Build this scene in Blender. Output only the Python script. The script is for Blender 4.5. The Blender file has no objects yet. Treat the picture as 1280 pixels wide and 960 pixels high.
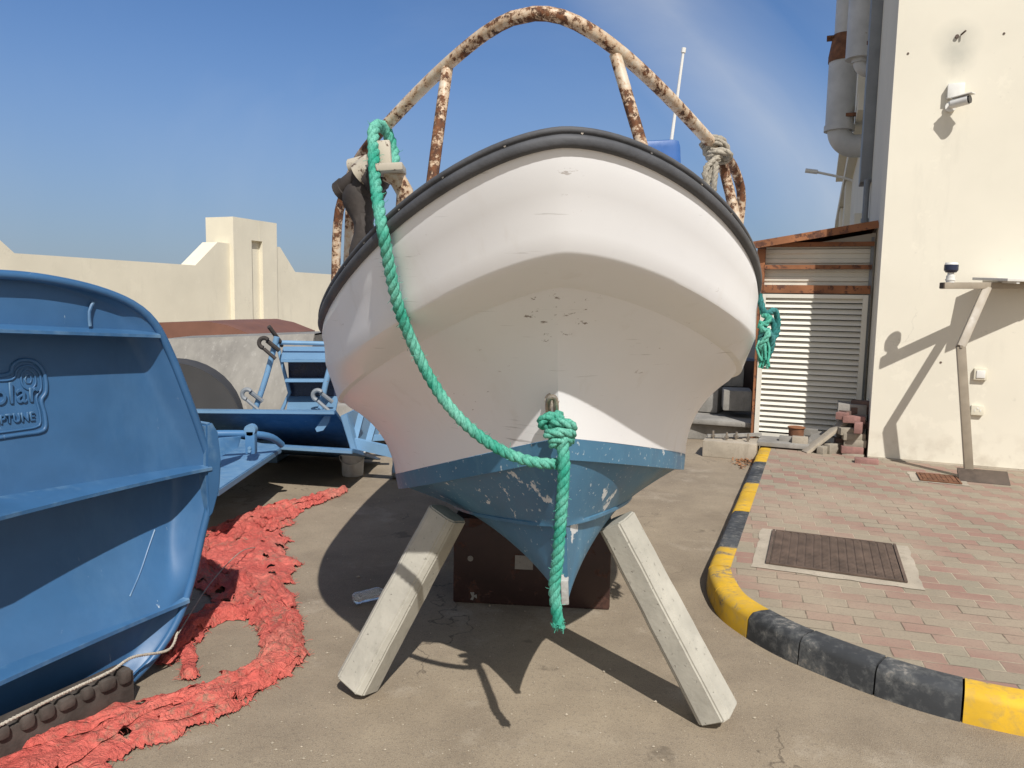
import bpy, bmesh, math, random
from math import sin, cos, pi, radians
from mathutils import Vector, Matrix, noise
import numpy as np

random.seed(7)
SC = bpy.context.scene
COL = SC.collection

# ------------------------------------------------------------------ camera
CAM_F, CAM_H = 950.0, 1.55            # focal length in pixels of a 1280 px wide frame, eye height
PITCH, ROLL = math.atan(103 / 950.0), 0.018
V_F = Vector((0, cos(PITCH), -sin(PITCH)))
_r0 = Vector((1, 0, 0)); _u0 = _r0.cross(V_F)
V_R = (_r0 * cos(ROLL) + _u0 * sin(ROLL)).normalized()
V_U = V_R.cross(V_F).normalized()
CAM_P = Vector((0, 0, CAM_H))
cam_d = bpy.data.cameras.new('camera')
cam = bpy.data.objects.new('camera', cam_d); COL.objects.link(cam)
cam.matrix_world = Matrix(((V_R.x, V_U.x, -V_F.x, 0), (V_R.y, V_U.y, -V_F.y, 0), (V_R.z, V_U.z, -V_F.z, CAM_H), (0, 0, 0, 1)))
cam_d.sensor_fit = 'HORIZONTAL'; cam_d.sensor_width = 36.0; cam_d.lens = 36.0 * CAM_F / 1280.0
cam_d.clip_start = 0.05; cam_d.clip_end = 5000
SC.camera = cam

# ------------------------------------------------------------------ sky and sun
SUN_AZ, SUN_EL = radians(165), radians(47.5)      # azimuth clockwise from +Y
SUN_DIR = Vector((sin(SUN_AZ) * cos(SUN_EL), cos(SUN_AZ) * cos(SUN_EL), sin(SUN_EL)))
world = bpy.data.worlds.new('World'); SC.world = world; world.use_nodes = True
wn = world.node_tree; wl = wn.links
bg = wn.nodes['Background']
sky = wn.nodes.new('ShaderNodeTexSky'); sky.sky_type = 'NISHITA'; sky.sun_disc = False
sky.sun_elevation = SUN_EL; sky.sun_rotation = SUN_AZ
sky.air_density = 1.0; sky.dust_density = 0.55; sky.ozone_density = 6.0; sky.altitude = 0
# thin cirrus: streaks of noise over the sky texture
tc = wn.nodes.new('ShaderNodeTexCoord')
mp = wn.nodes.new('ShaderNodeMapping'); mp.inputs['Rotation'].default_value = (0.3, 0.75, 0.5); mp.inputs['Scale'].default_value = (1.2, 6.0, 1.6)
nz = wn.nodes.new('ShaderNodeTexNoise'); nz.inputs['Scale'].default_value = 1.7; nz.inputs['Detail'].default_value = 7; nz.inputs['Roughness'].default_value = 0.55; nz.inputs['Distortion'].default_value = 0.4
nz2 = wn.nodes.new('ShaderNodeTexNoise'); nz2.inputs['Scale'].default_value = 1.3; nz2.inputs['Detail'].default_value = 2
cr = wn.nodes.new('ShaderNodeValToRGB'); cr.color_ramp.elements[0].position = 0.46; cr.color_ramp.elements[1].position = 0.80
cr2 = wn.nodes.new('ShaderNodeValToRGB'); cr2.color_ramp.elements[0].position = 0.42; cr2.color_ramp.elements[1].position = 0.66
mu = wn.nodes.new('ShaderNodeMath'); mu.operation = 'MULTIPLY'
mu2 = wn.nodes.new('ShaderNodeMath'); mu2.operation = 'MULTIPLY'; mu2.inputs[1].default_value = 0.12
mx = wn.nodes.new('ShaderNodeMix'); mx.data_type = 'RGBA'; mx.inputs[7].default_value = (6.2, 6.6, 7.2, 1)
wl.new(tc.outputs['Generated'], mp.inputs[0]); wl.new(mp.outputs[0], nz.inputs['Vector']); wl.new(tc.outputs['Generated'], nz2.inputs['Vector'])
wl.new(nz.outputs[0], cr.inputs[0]); wl.new(nz2.outputs[0], cr2.inputs[0])
wl.new(cr.outputs[0], mu.inputs[0]); wl.new(cr2.outputs[0], mu.inputs[1]); wl.new(mu.outputs[0], mu2.inputs[0])
# one long diagonal streak of cirrus, along a great circle of the sky
sv = wn.nodes.new('ShaderNodeVectorMath'); sv.operation = 'DOT_PRODUCT'
_a = V_F + V_R * ((826 - 640) / CAM_F) - V_U * ((0 - 480) / CAM_F); _b = V_F + V_R * ((1000 - 640) / CAM_F) - V_U * ((200 - 480) / CAM_F); _n = _a.cross(_b).normalized()
sv.inputs[1].default_value = _n; wl.new(tc.outputs['Generated'], sv.inputs[0])
sab = wn.nodes.new('ShaderNodeMath'); sab.operation = 'ABSOLUTE'; wl.new(sv.outputs['Value'], sab.inputs[0])
smr = wn.nodes.new('ShaderNodeMapRange'); smr.inputs[1].default_value = 0.0; smr.inputs[2].default_value = 0.085; smr.inputs[3].default_value = 0.85; smr.inputs[4].default_value = 0.0; wl.new(sab.outputs[0], smr.inputs[0])
smu = wn.nodes.new('ShaderNodeMath'); smu.operation = 'MULTIPLY'; wl.new(smr.outputs[0], smu.inputs[0]); wl.new(nz.outputs[0], smu.inputs[1])
smu2 = wn.nodes.new('ShaderNodeMath'); smu2.operation = 'MULTIPLY'; smu2.inputs[1].default_value = 0.78; wl.new(smu.outputs[0], smu2.inputs[0])
sad = wn.nodes.new('ShaderNodeMath'); sad.operation = 'ADD'; sad.use_clamp = True; wl.new(mu2.outputs[0], sad.inputs[0]); wl.new(smu2.outputs[0], sad.inputs[1])
wl.new(sad.outputs[0], mx.inputs[0]); 
tin = wn.nodes.new('ShaderNodeMix'); tin.data_type = 'RGBA'; tin.blend_type = 'MULTIPLY'; tin.inputs[0].default_value = 1.0; tin.inputs[7].default_value = (0.84, 0.95, 1.08, 1); wl.new(sky.outputs[0], tin.inputs[6])
hz_s = wn.nodes.new('ShaderNodeSeparateXYZ'); wl.new(tc.outputs['Generated'], hz_s.inputs[0])
hz_r = wn.nodes.new('ShaderNodeMapRange'); hz_r.interpolation_type = 'SMOOTHSTEP'; hz_r.inputs[1].default_value = -0.02; hz_r.inputs[2].default_value = 0.36; hz_r.inputs[3].default_value = 0.75; hz_r.inputs[4].default_value = 0.0; wl.new(hz_s.outputs[2], hz_r.inputs[0])
hz_m = wn.nodes.new('ShaderNodeMix'); hz_m.data_type = 'RGBA'; hz_m.inputs[7].default_value = (2.35, 2.85, 3.75, 1); wl.new(hz_r.outputs[0], hz_m.inputs[0]); wl.new(tin.outputs[2], hz_m.inputs[6])
# bright milky haze added to the unseen sunward half of the sky to lift shadows
gl_r = wn.nodes.new('ShaderNodeMapRange'); gl_r.interpolation_type = 'SMOOTHSTEP'; gl_r.inputs[1].default_value = 0.15; gl_r.inputs[2].default_value = -0.7; gl_r.inputs[3].default_value = 0.0; gl_r.inputs[4].default_value = 0.85; wl.new(hz_s.outputs[1], gl_r.inputs[0])
gl_m = wn.nodes.new('ShaderNodeMix'); gl_m.data_type = 'RGBA'; gl_m.inputs[7].default_value = (6.2, 5.95, 5.5, 1); wl.new(gl_r.outputs[0], gl_m.inputs[0]); wl.new(hz_m.outputs[2], gl_m.inputs[6])
wl.new(gl_m.outputs[2], mx.inputs[6]); wl.new(mx.outputs[2], bg.inputs[0])
bg.inputs[1].default_value = 0.094
sun_d = bpy.data.lights.new('sun', 'SUN'); sun_d.energy = 4.3; sun_d.angle = radians(0.5); sun_d.color = (1.0, 0.962, 0.905)
sun = bpy.data.objects.new('sun', sun_d); COL.objects.link(sun)
sun.rotation_mode = 'QUATERNION'; sun.rotation_quaternion = (-SUN_DIR).to_track_quat('-Z', 'Y'); sun.location = (5, -15, 20)
SC.view_settings.view_transform = 'Standard'; SC.view_settings.look = 'None'
SC.view_settings.exposure = 0.15; SC.view_settings.gamma = 1.0; SC.view_settings.use_curve_mapping = False

# ------------------------------------------------------------------ measuring helpers
EX = Vector((0.9285, -0.3714, 0)); DX = Vector((0.3714, 0.9285, 0))     # the yard's own axes: along the front wall, and back
UP = Vector((0, 0, 1))
def ed(e, d, z=0.0): return EX * e + DX * d + UP * z
def _ray(x, y): return V_F + V_R * ((x - 640) / CAM_F) - V_U * ((y - 480) / CAM_F)
def ground(x, y, z=0.0): r = _ray(x, y); return CAM_P + r * ((z - CAM_H) / r.z)
def at(x, y, dist): r = _ray(x, y); return CAM_P + r * (dist / r.y)
def on_plane(x, y, p0, n): r = _ray(x, y); return CAM_P + r * ((p0 - CAM_P).dot(n) / r.dot(n))
def on_d(x, y, d): return on_plane(x, y, DX * d, DX)
def on_e(x, y, e): return on_plane(x, y, EX * e, EX)

# ------------------------------------------------------------------ objects
def tag(o, label=None, cat=None, group=None, kind=None):
    if label: o['label'] = label
    if cat: o['category'] = cat
    if group: o['group'] = group
    if kind: o['kind'] = kind
    return o
def empty(name, loc, label=None, cat=None, group=None):
    o = bpy.data.objects.new(name, None); COL.objects.link(o); o.location = loc; o.empty_display_size = 0.1
    return tag(o, label, cat, group)
def wloc(o):
    p = Vector(o.location)
    while o.parent: o = o.parent; p += Vector(o.location)
    return p
def catmull(pts, step=0.02, closed=False):
    P = [Vector(p) for p in pts]; n = len(P); out = []
    segs = n if closed else n - 1
    for i in range(segs):
        if closed: p0, p1, p2, p3 = P[(i - 1) % n], P[i], P[(i + 1) % n], P[(i + 2) % n]
        else: p0, p1, p2, p3 = P[max(i - 1, 0)], P[i], P[i + 1], P[min(i + 2, n - 1)]
        k = max(1, int((p2 - p1).length / step))
        for j in range(k):
            t = j / k
            out.append(0.5 * ((2 * p1) + (p2 - p0) * t + (2 * p0 - 5 * p1 + 4 * p2 - p3) * t * t + (3 * p1 - p0 - 3 * p2 + p3) * t ** 3))
    if not closed: out.append(P[-1])
    return out
def frames(path, closed=False):
    n = len(path); T = []
    for i in range(n):
        a = path[(i - 1) % n] if closed or i > 0 else path[i]; b = path[(i + 1) % n] if closed or i < n - 1 else path[i]
        T.append((b - a).normalized())
    up = Vector((0, 0, 1)) if abs(T[0].z) < 0.9 else Vector((0, 1, 0))
    N = (up - T[0] * up.dot(T[0])).normalized(); out = []
    for t in T:
        N = (N - t * N.dot(t)).normalized(); out.append((t, N, t.cross(N)))
    return out
class MB:
    """collects shapes in world space, then links them as ONE mesh object"""
    def __init__(s): s.v = []; s.f = []; s.m = []
    def add(s, v, f, m=0):
        o = len(s.v); s.v += [Vector(p) for p in v]; s.f += [tuple(i + o for i in q) for q in f]; s.m += [m] * len(f); return s
    def box(s, c, ax, m=0, bev=0.0):
        """c centre, ax three half-axis vectors; bev chamfers the edges"""
        c = Vector(c); X, Y, Z = [Vector(a) for a in ax]
        if bev <= 0:
            v = [c + X * i + Y * j + Z * k for i in (-1, 1) for j in (-1, 1) for k in (-1, 1)]
            return s.add(v, [(0, 1, 3, 2), (4, 6, 7, 5), (0, 4, 5, 1), (2, 3, 7, 6), (0, 2, 6, 4), (1, 5, 7, 3)], m)
        bm = bmesh.new(); bmesh.ops.create_cube(bm, size=2.0)
        lx, ly, lz = X.length, Y.length, Z.length
        for q in bm.verts: q.co = Vector((q.co.x * lx, q.co.y * ly, q.co.z * lz))
        bmesh.ops.bevel(bm, geom=bm.edges[:], offset=bev, segments=2, affect='EDGES', profile=0.6)
        M = Matrix((X.normalized(), Y.normalized(), Z.normalized())).transposed()
        bm.verts.index_update()
        s.add([c + M @ q.co for q in bm.verts], [[q.index for q in fc.verts] for fc in bm.faces], m); bm.free(); return s
    def beam(s, p0, p1, w, h, m=0, up=None, bev=0.0):
        p0, p1 = Vector(p0), Vector(p1); t = (p1 - p0); L = t.length; t = t / L
        u = Vector(up) if up else (UP if abs(t.z) < 0.95 else Vector((0, 1, 0)))
        side = t.cross(u).normalized(); u = side.cross(t)
        return s.box((p0 + p1) / 2, (t * L / 2, side * w / 2, u * h / 2), m, bev)
    def sweep(s, path, prof, m=0, closed=False, caps=True, fr=None):
        """prof: function(i, n) -> list of (a, b) offsets or a fixed list"""
        fr = fr or frames(path, closed); n = len(path); rings = []
        o = len(s.v)
        for i, p in enumerate(path):
            pr = prof(i, n) if callable(prof) else prof
            t, N, B = fr[i]
            s.v += [p + N * a + B * b for a, b in pr]; k = len(pr)
        cnt = n if closed else n - 1
        for i in range(cnt):
            j = (i + 1) % n
            for q in range(k):
                r = (q + 1) % k
                s.f.append((o + i * k + q, o + i * k + r, o + j * k + r, o + j * k + q)); s.m.append(m)
        if caps and not closed:
            s.f.append(tuple(o + q for q in range(k))[::-1]); s.m.append(m)
            s.f.append(tuple(o + (n - 1) * k + q for q in range(k))); s.m.append(m)
        return s
    def tube(s, path, r, seg=10, m=0, closed=False):
        path = [Vector(p) for p in path]
        def prof(i, n):
            rr = r(i / max(n - 1, 1)) if callable(r) else r
            return [(rr * cos(2 * pi * q / seg), rr * sin(2 * pi * q / seg)) for q in range(seg)]
        return s.sweep(path, prof, m, closed)
    def rod(s, p0, p1, r, seg=10, m=0, r2=None):
        r2 = r if r2 is None else r2
        return s.tube([p0, p1], lambda t: r + (r2 - r) * t, seg, m)
    def prism(s, pts, ext, m=0):
        """planar polygon pts extruded by vector ext"""
        P = [Vector(p) for p in pts]; E = Vector(ext); n = len(P)
        return s.add(P + [p + E for p in P], [tuple(range(n))[::-1], tuple(range(n, 2 * n))] + [(i, (i + 1) % n, n + (i + 1) % n, n + i) for i in range(n)], m)
    def grid(s, rows, m=0):
        o = len(s.v); k = len(rows[0])
        for r in rows: s.v += [Vector(p) for p in r]
        for i in range(len(rows) - 1):
            for j in range(k - 1):
                s.f.append((o + i * k + j, o + i * k + j + 1, o + (i + 1) * k + j + 1, o + (i + 1) * k + j)); s.m.append(m)
        return s
    def blob(s, c, r, m=0, sub=2, jit=0.15, sc=(1, 1, 1)):
        bm = bmesh.new(); bmesh.ops.create_icosphere(bm, subdivisions=sub, radius=1.0)
        off = Vector((random.uniform(0, 50),) * 3); c = Vector(c)
        bm.verts.index_update(); vs = []
        for q in bm.verts:
            k = r * (1 + jit * noise.noise(q.co * 1.7 + off) * 2); vs.append(c + Vector((q.co.x * sc[0], q.co.y * sc[1], q.co.z * sc[2])) * k)
        s.add(vs, [[q.index for q in fc.verts] for fc in bm.faces], m); bm.free(); return s
    def rope(s, path, R, pitch=None, m=0, seg=7, step=0.012, closed=False, strands=3, phase=0.0):
        """a laid rope: strands wound round the path"""
        P = catmull(path, step, closed); fr = frames(P, closed); pitch = pitch or R * 6.0
        L = [0.0]
        for i in range(1, len(P)): L.append(L[-1] + (P[i] - P[i - 1]).length)
        for k in range(strands):
            a0 = phase + 2 * pi * k / strands; q = []
            for i, p in enumerate(P):
                a = a0 + 2 * pi * L[i] / pitch; t, N, B = fr[i]
                q.append(p + (N * cos(a) + B * sin(a)) * R * 0.50)
            s.tube(q, R * 0.56, seg, m, closed)
        return s
    def build(s, name, mats, parent=None, smooth=35, bevel=0.0, bseg=2, weld=False):
        org = wloc(parent) if parent else Vector((0, 0, 0))
        me = bpy.data.meshes.new(name); me.from_pydata([tuple(p - org) for p in s.v], [], s.f)
        mats = mats if isinstance(mats, (list, tuple)) else [mats]
        for q in mats: me.materials.append(q)
        me.polygons.foreach_set('material_index', s.m); me.update()
        bm = bmesh.new(); bm.from_mesh(me)
        if weld: bmesh.ops.remove_doubles(bm, verts=bm.verts[:], dist=0.0004)
        bmesh.ops.recalc_face_normals(bm, faces=bm.faces[:])
        if bevel > 0:
            es = [e for e in bm.edges if len(e.link_faces) == 2 and e.calc_face_angle(0) > radians(30)]
            bmesh.ops.bevel(bm, geom=es, offset=bevel, segments=bseg, affect='EDGES', clamp_overlap=True)
        bm.to_mesh(me); bm.free()
        if smooth:
            me.polygons.foreach_set('use_smooth', [True] * len(me.polygons)); me.set_sharp_from_angle(angle=radians(smooth))
        o = bpy.data.objects.new(name, me); COL.objects.link(o)
        if parent: o.parent = parent
        return o
def thing(mb, name, mats, label, cat, loc, group=None, **kw):
    """a thing that is one mesh, its origin at loc"""
    loc = Vector(loc); mb.v = [p - loc for p in mb.v]
    o = mb.build(name, mats, None, **kw); o.location = loc
    return tag(o, label, cat, group)

# ------------------------------------------------------------------ materials
class NT:
    def __init__(s, name):
        s.mat = bpy.data.materials.new(name); s.mat.use_nodes = True; s.t = s.mat.node_tree
        s.b = s.t.nodes['Principled BSDF']; s.co = s.t.nodes.new('ShaderNodeTexCoord').outputs['Object']
    def n(s, typ, **kw):
        o = s.t.nodes.new(typ)
        for k, v in kw.items(): setattr(o, k, v)
        return o
    def put(s, sock, v):
        if hasattr(v, 'is_linked') or isinstance(v, bpy.types.NodeSocket): s.t.links.new(v, sock)
        else: sock.default_value = v
    def noise(s, scale, detail=4, rough=0.55, vec=None, sc=None, dist=0.0, loc=None):
        v = vec or s.co
        if sc or loc:
            m = s.n('ShaderNodeMapping'); s.t.links.new(v, m.inputs[0]); v = m.outputs[0]
            if sc: m.inputs['Scale'].default_value = sc
            if loc: m.inputs['Location'].default_value = loc
        o = s.n('ShaderNodeTexNoise'); s.t.links.new(v, o.inputs['Vector'])
        o.inputs['Scale'].default_value = scale; o.inputs['Detail'].default_value = detail; o.inputs['Roughness'].default_value = rough; o.inputs['Distortion'].default_value = dist
        return o.outputs[0]
    def vor(s, scale, vec=None, feat='F1'):
        o = s.n('ShaderNodeTexVoronoi', feature=feat); s.t.links.new(vec or s.co, o.inputs['Vector']); o.inputs['Scale'].default_value = scale; return o.outputs[0]
    def ramp(s, x, a, b, lo=0.0, hi=1.0):
        o = s.n('ShaderNodeMapRange'); s.put(o.inputs[0], x); o.inputs[1].default_value = a; o.inputs[2].default_value = b; o.inputs[3].default_value = lo; o.inputs[4].default_value = hi
        o.clamp = True; return o.outputs[0]
    def math(s, op, a, b=0.0, c=0.0):
        o = s.n('ShaderNodeMath', operation=op); s.put(o.inputs[0], a); s.put(o.inputs[1], b)
        if c: s.put(o.inputs[2], c)
        return o.outputs[0]
    def mix(s, f, a, b):
        o = s.n('ShaderNodeMix', data_type='RGBA')
        s.put(o.inputs[0], f)
        for i, v in ((6, a), (7, b)):
            if isinstance(v, tuple): v = (*v[:3], 1)
            s.put(o.inputs[i], v)
        return o.outputs[2]
    def sep(s, v=None):
        o = s.n('ShaderNodeSeparateXYZ'); s.t.links.new(v or s.co, o.inputs[0]); return o.outputs
    def bump(s, h, strength=0.3, dist=0.01):
        o = s.n('ShaderNodeBump'); s.put(o.inputs['Height'], h); o.inputs['Strength'].default_value = strength; o.inputs['Distance'].default_value = dist
        s.t.links.new(o.outputs[0], s.b.inputs['Normal']); return o
    def done(s, col, rough=0.6, metal=0.0, spec=None):
        if isinstance(col, tuple): col = (*col[:3], 1)
        s.put(s.b.inputs['Base Color'], col); s.put(s.b.inputs['Roughness'], rough); s.put(s.b.inputs['Metallic'], metal)
        if spec is not None: s.b.inputs['Specular IOR Level'].default_value = spec
        return s.mat
def plain(name, col, rough=0.6, var=0.18, scale=6, bump=0.1, bscale=60, metal=0.0, spec=None):
    """a plain material with blotches of wear and a fine grain"""
    k = NT(name); n = k.noise(scale, 5, 0.6); a = tuple(c * (1 - var) for c in col); b = tuple(min(1, c * (1 + var)) for c in col)
    if bump: k.bump(k.noise(bscale, 4), bump, 0.004)
    return k.done(k.mix(k.ramp(n, 0.3, 0.7), a, b), k.ramp(k.noise(scale * 2), 0.3, 0.7, max(0, rough - 0.1), min(1, rough + 0.1)), metal, spec)
def painted(name, col, under, amount=0.5, scale=14, rough=0.4, var=0.15, mid=None, big=None):
    """paint worn through to what lies under it"""
    k = NT(name); n = k.noise(scale, 8, 0.68, dist=0.3)
    if big: n = k.math('ADD', k.math('MULTIPLY', n, 0.6), k.math('MULTIPLY', k.noise(big, 2), 0.4))
    m = k.ramp(n, amount, amount + 0.035)
    base = k.mix(k.ramp(k.noise(3.5, 5), 0.3, 0.7), tuple(c * (1 - var) for c in col), tuple(min(1, c * (1 + var)) for c in col))
    und = k.mix(k.ramp(k.noise(40, 4), 0.3, 0.7), tuple(c * 0.55 for c in under), tuple(min(1, c * 1.3) for c in under))
    if mid:
        base = k.mix(k.ramp(n, amount - 0.10, amount + 0.01), base, mid)
    k.bump(k.math('ADD', k.math('MULTIPLY', m, -0.6), k.math('MULTIPLY', k.noise(90, 3), 0.3)), 0.35, 0.003)
    return k.done(k.mix(m, base, und), k.ramp(m, 0, 1, rough, 0.85))

# asphalt under a skin of blown sand
k = NT('ground'); n1 = k.noise(0.55, 6, 0.6); n2 = k.noise(3.2, 6, 0.65); n3 = k.noise(60, 3); n4 = k.noise(260, 2)
c = k.mix(k.ramp(k.math('ADD', k.math('MULTIPLY', n1, .6), k.math('MULTIPLY', n2, .4)), 0.38, 0.62), (0.215, 0.172, 0.125), (0.345, 0.282, 0.203))
c = k.mix(k.ramp(k.noise(1.7, 7, 0.7, loc=(4, 2, 0)), 0.56, 0.70, 0, 0.6), c, (0.44, 0.38, 0.30))
c = k.mix(k.ramp(n3, 0.55, 0.68, 0, 0.45), c, (0.17, 0.14, 0.11))
c = k.mix(k.ramp(n4, 0.56, 0.70, 0, 0.7), c, (0.45, 0.395, 0.31))
c = k.mix(k.ramp(k.noise(190, 2, loc=(3, 8, 0)), 0.58, 0.70, 0, 0.7), c, (0.10, 0.082, 0.065))
c = k.mix(k.ramp(k.noise(0.9, 5, 0.6, loc=(9, 3, 1)), 0.62, 0.72, 0, 0.5), c, (0.16, 0.132, 0.10))
c = k.mix(k.ramp(k.noise(2.4, 6, 0.62, loc=(2.2, 7.7, 3)), 0.655, 0.70, 0, 0.55), c, (0.11, 0.088, 0.066))
dn = k.n('ShaderNodeVectorMath', operation='ADD'); k.t.links.new(k.co, dn.inputs[0]); nn = k.n('ShaderNodeTexNoise'); nn.inputs['Scale'].default_value = 3.0; nn.inputs['Detail'].default_value = 6; k.t.links.new(k.co, nn.inputs['Vector'])
k.t.links.new(nn.outputs['Color'], dn.inputs[1]); vr = k.n('ShaderNodeTexVoronoi', feature='DISTANCE_TO_EDGE'); vr.inputs['Scale'].default_value = 0.55; k.t.links.new(dn.outputs[0], vr.inputs['Vector'])
crk = k.math('MULTIPLY', k.ramp(vr.outputs[0], 0.0, 0.006, 1, 0), k.ramp(k.noise(1.1, 3, loc=(5, 5, 5)), 0.52, 0.6, 0, .75)); c = k.mix(crk, c, (0.09, 0.072, 0.055))
k.bump(k.math('ADD', k.math('MULTIPLY', n3, 0.5), k.math('MULTIPLY', n4, 0.7)), 0.55, 0.006)
M_GROUND = k.done(c, 0.92, spec=0.2)

# two-tone block paving
k = NT('block_paving')
m = k.n('ShaderNodeMapping'); m.inputs['Rotation'].default_value = (0, 0, math.atan2(0.3714, 0.9285) + radians(-6)); k.t.links.new(k.co, m.inputs[0])
sx, sy, _ = k.sep(m.outputs[0])
row = k.math('FLOOR', k.math('DIVIDE', sy, 0.1005)); fy = k.math('FRACT', k.math('DIVIDE', sy, 0.1005))
xs = k.math('ADD', k.math('DIVIDE', sx, 0.205), k.math('MULTIPLY', row, 0.5))
colm = k.math('FLOOR', xs); fx = k.math('FRACT', xs)
par = k.math('FRACT', k.math('ADD', k.math('MULTIPLY', colm, 0.5), 100.0))
par = k.math('GREATER_THAN', par, 0.25)
cv = k.n('ShaderNodeCombineXYZ'); k.t.links.new(colm, cv.inputs[0]); k.t.links.new(row, cv.inputs[1])
wn_ = k.n('ShaderNodeTexWhiteNoise', noise_dimensions='2D'); k.t.links.new(cv.outputs[0], wn_.inputs['Vector'])
edge = k.math('MINIMUM', k.math('MULTIPLY', k.math('MINIMUM', fx, k.math('SUBTRACT', 1.0, fx)), 0.205), k.math('MULTIPLY', k.math('MINIMUM', fy, k.math('SUBTRACT', 1.0, fy)), 0.1005))
edge = k.math('ADD', edge, k.math('MULTIPLY', k.math('SUBTRACT', k.noise(70, 3), 0.5), 0.004))
joint = k.ramp(edge, 0.0018, 0.0042, 1, 0)
c = k.mix(par, (0.300, 0.180, 0.145), (0.285, 0.255, 0.190))
c = k.mix(k.ramp(wn_.outputs[0], 0, 1, 0, 0.45), c, (0.265, 0.20, 0.15))
c = k.mix(k.ramp(k.noise(1.4, 5), 0.42, 0.62, 0, 0.7), c, (0.37, 0.30, 0.225))
c = k.mix(k.ramp(k.noise(120, 3), 0.5, 0.72, 0, 0.5), c, (0.20, 0.16, 0.13))
jc = k.mix(k.ramp(k.noise(5, 4), 0.4, 0.6), (0.42, 0.35, 0.26), (0.17, 0.135, 0.10))
c = k.mix(joint, c, jc)
k.bump(k.math('ADD', k.math('MULTIPLY', joint, -1.0), k.math('MULTIPLY', k.noise(180, 3), 0.25)), 0.6, 0.005)
M_PAVE = k.done(c, 0.9, spec=0.2)

# cream render, with a grey smudge beside the bracket hole high on the front
def render_mat(name, col, smudge=None):
    k = NT(name); n = k.noise(0.7, 5); c = k.mix(k.ramp(n, 0.3, 0.7), tuple(q * 0.93 for q in col), tuple(q * 1.05 for q in col))
    c = k.mix(k.ramp(k.noise(2.5, 6, 0.7, sc=(1, 1, 0.25)), 0.56, 0.75, 0, 0.35), c, tuple(q * 0.72 for q in col))
    _, _, z = k.sep()
    c = k.mix(k.math('MULTIPLY', k.ramp(z, 0.12, 0.42, 1, 0), k.ramp(k.noise(7, 6), 0.46, 0.66, 0.0, 0.4)), c, (0.42, 0.36, 0.28))
    dn = k.n('ShaderNodeVectorMath', operation='ADD'); k.t.links.new(k.co, dn.inputs[0]); nn = k.n('ShaderNodeTexNoise'); nn.inputs['Scale'].default_value = 2.2; nn.inputs['Detail'].default_value = 7; k.t.links.new(k.co, nn.inputs['Vector']); k.t.links.new(nn.outputs['Color'], dn.inputs[1])
    vr = k.n('ShaderNodeTexVoronoi', feature='DISTANCE_TO_EDGE'); vr.inputs['Scale'].default_value = 0.6; k.t.links.new(dn.outputs[0], vr.inputs['Vector'])
    c = k.mix(k.math('MULTIPLY', k.ramp(vr.outputs[0], 0.0, 0.004, 1, 0), k.ramp(k.noise(0.9, 3, loc=(3, 1, 2)), 0.52, 0.6, 0, .35)), c, tuple(q * 0.55 for q in col))
    c = k.mix(k.ramp(k.noise(1.6, 5, .7, loc=(7, 3, 1)), 0.60, 0.63, 0, .22), c, tuple(min(1, q * 1.14) for q in col))
    c = k.mix(k.ramp(k.noise(14, 4), 0.70, 0.74, 0, .3), c, tuple(q * 0.7 for q in col))
    if smudge:
        for p, r, a in smudge:
            v = k.n('ShaderNodeVectorMath', operation='DISTANCE'); k.t.links.new(k.co, v.inputs[0]); v.inputs[1].default_value = p
            c = k.mix(k.math('MULTIPLY', k.ramp(v.outputs['Value'], r * 0.25, r, a, 0), k.ramp(k.noise(9, 4), 0.2, 0.6, 0.55, 1)), c, (0.30, 0.31, 0.28))
    k.bump(k.noise(170, 3), 0.10, 0.003)
    return k.done(c, 0.88, spec=0.2)
_sm = on_d(1196, 52, 7.93) - ed(4, 12, 0.1)
M_WALL = render_mat('cream_render', (0.735, 0.695, 0.585), [(tuple(_sm), 0.22, 0.36), (tuple(_sm + Vector((0.02, 0, -.14))), 0.17, 0.30)])
M_YARDWALL = render_mat('yard_wall_render', (0.71, 0.66, 0.53))

def rusty_white(name, amt):
    k = NT(name); n = k.noise(48, 8, 0.75); n = k.math('ADD', k.math('MULTIPLY', n, 0.62), k.math('MULTIPLY', k.noise(6.5, 3), 0.38))
    m = k.ramp(n, amt, amt + 0.03); h = k.ramp(n, amt - 0.09, amt)
    base = k.mix(k.ramp(k.noise(8, 4), 0.3, 0.7), (0.66, 0.60, 0.50), (0.52, 0.44, 0.33))
    base = k.mix(k.math('MULTIPLY', h, 0.6), base, (0.45, 0.24, 0.10))
    rust = k.mix(k.ramp(k.noise(60, 4), 0.35, 0.65), (0.045, 0.022, 0.015), (0.19, 0.075, 0.03))
    k.bump(k.math('ADD', m, k.math('MULTIPLY', k.noise(120, 4), 0.5)), 0.5, 0.002)
    return k.done(k.mix(m, base, rust), k.ramp(m, 0, 1, 0.5, 0.9))
M_RUSTPIPE = rusty_white('rusty_white_paint', 0.502)
M_RUSTPIPE2 = rusty_white('very_rusty_white_paint', 0.468)

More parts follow.
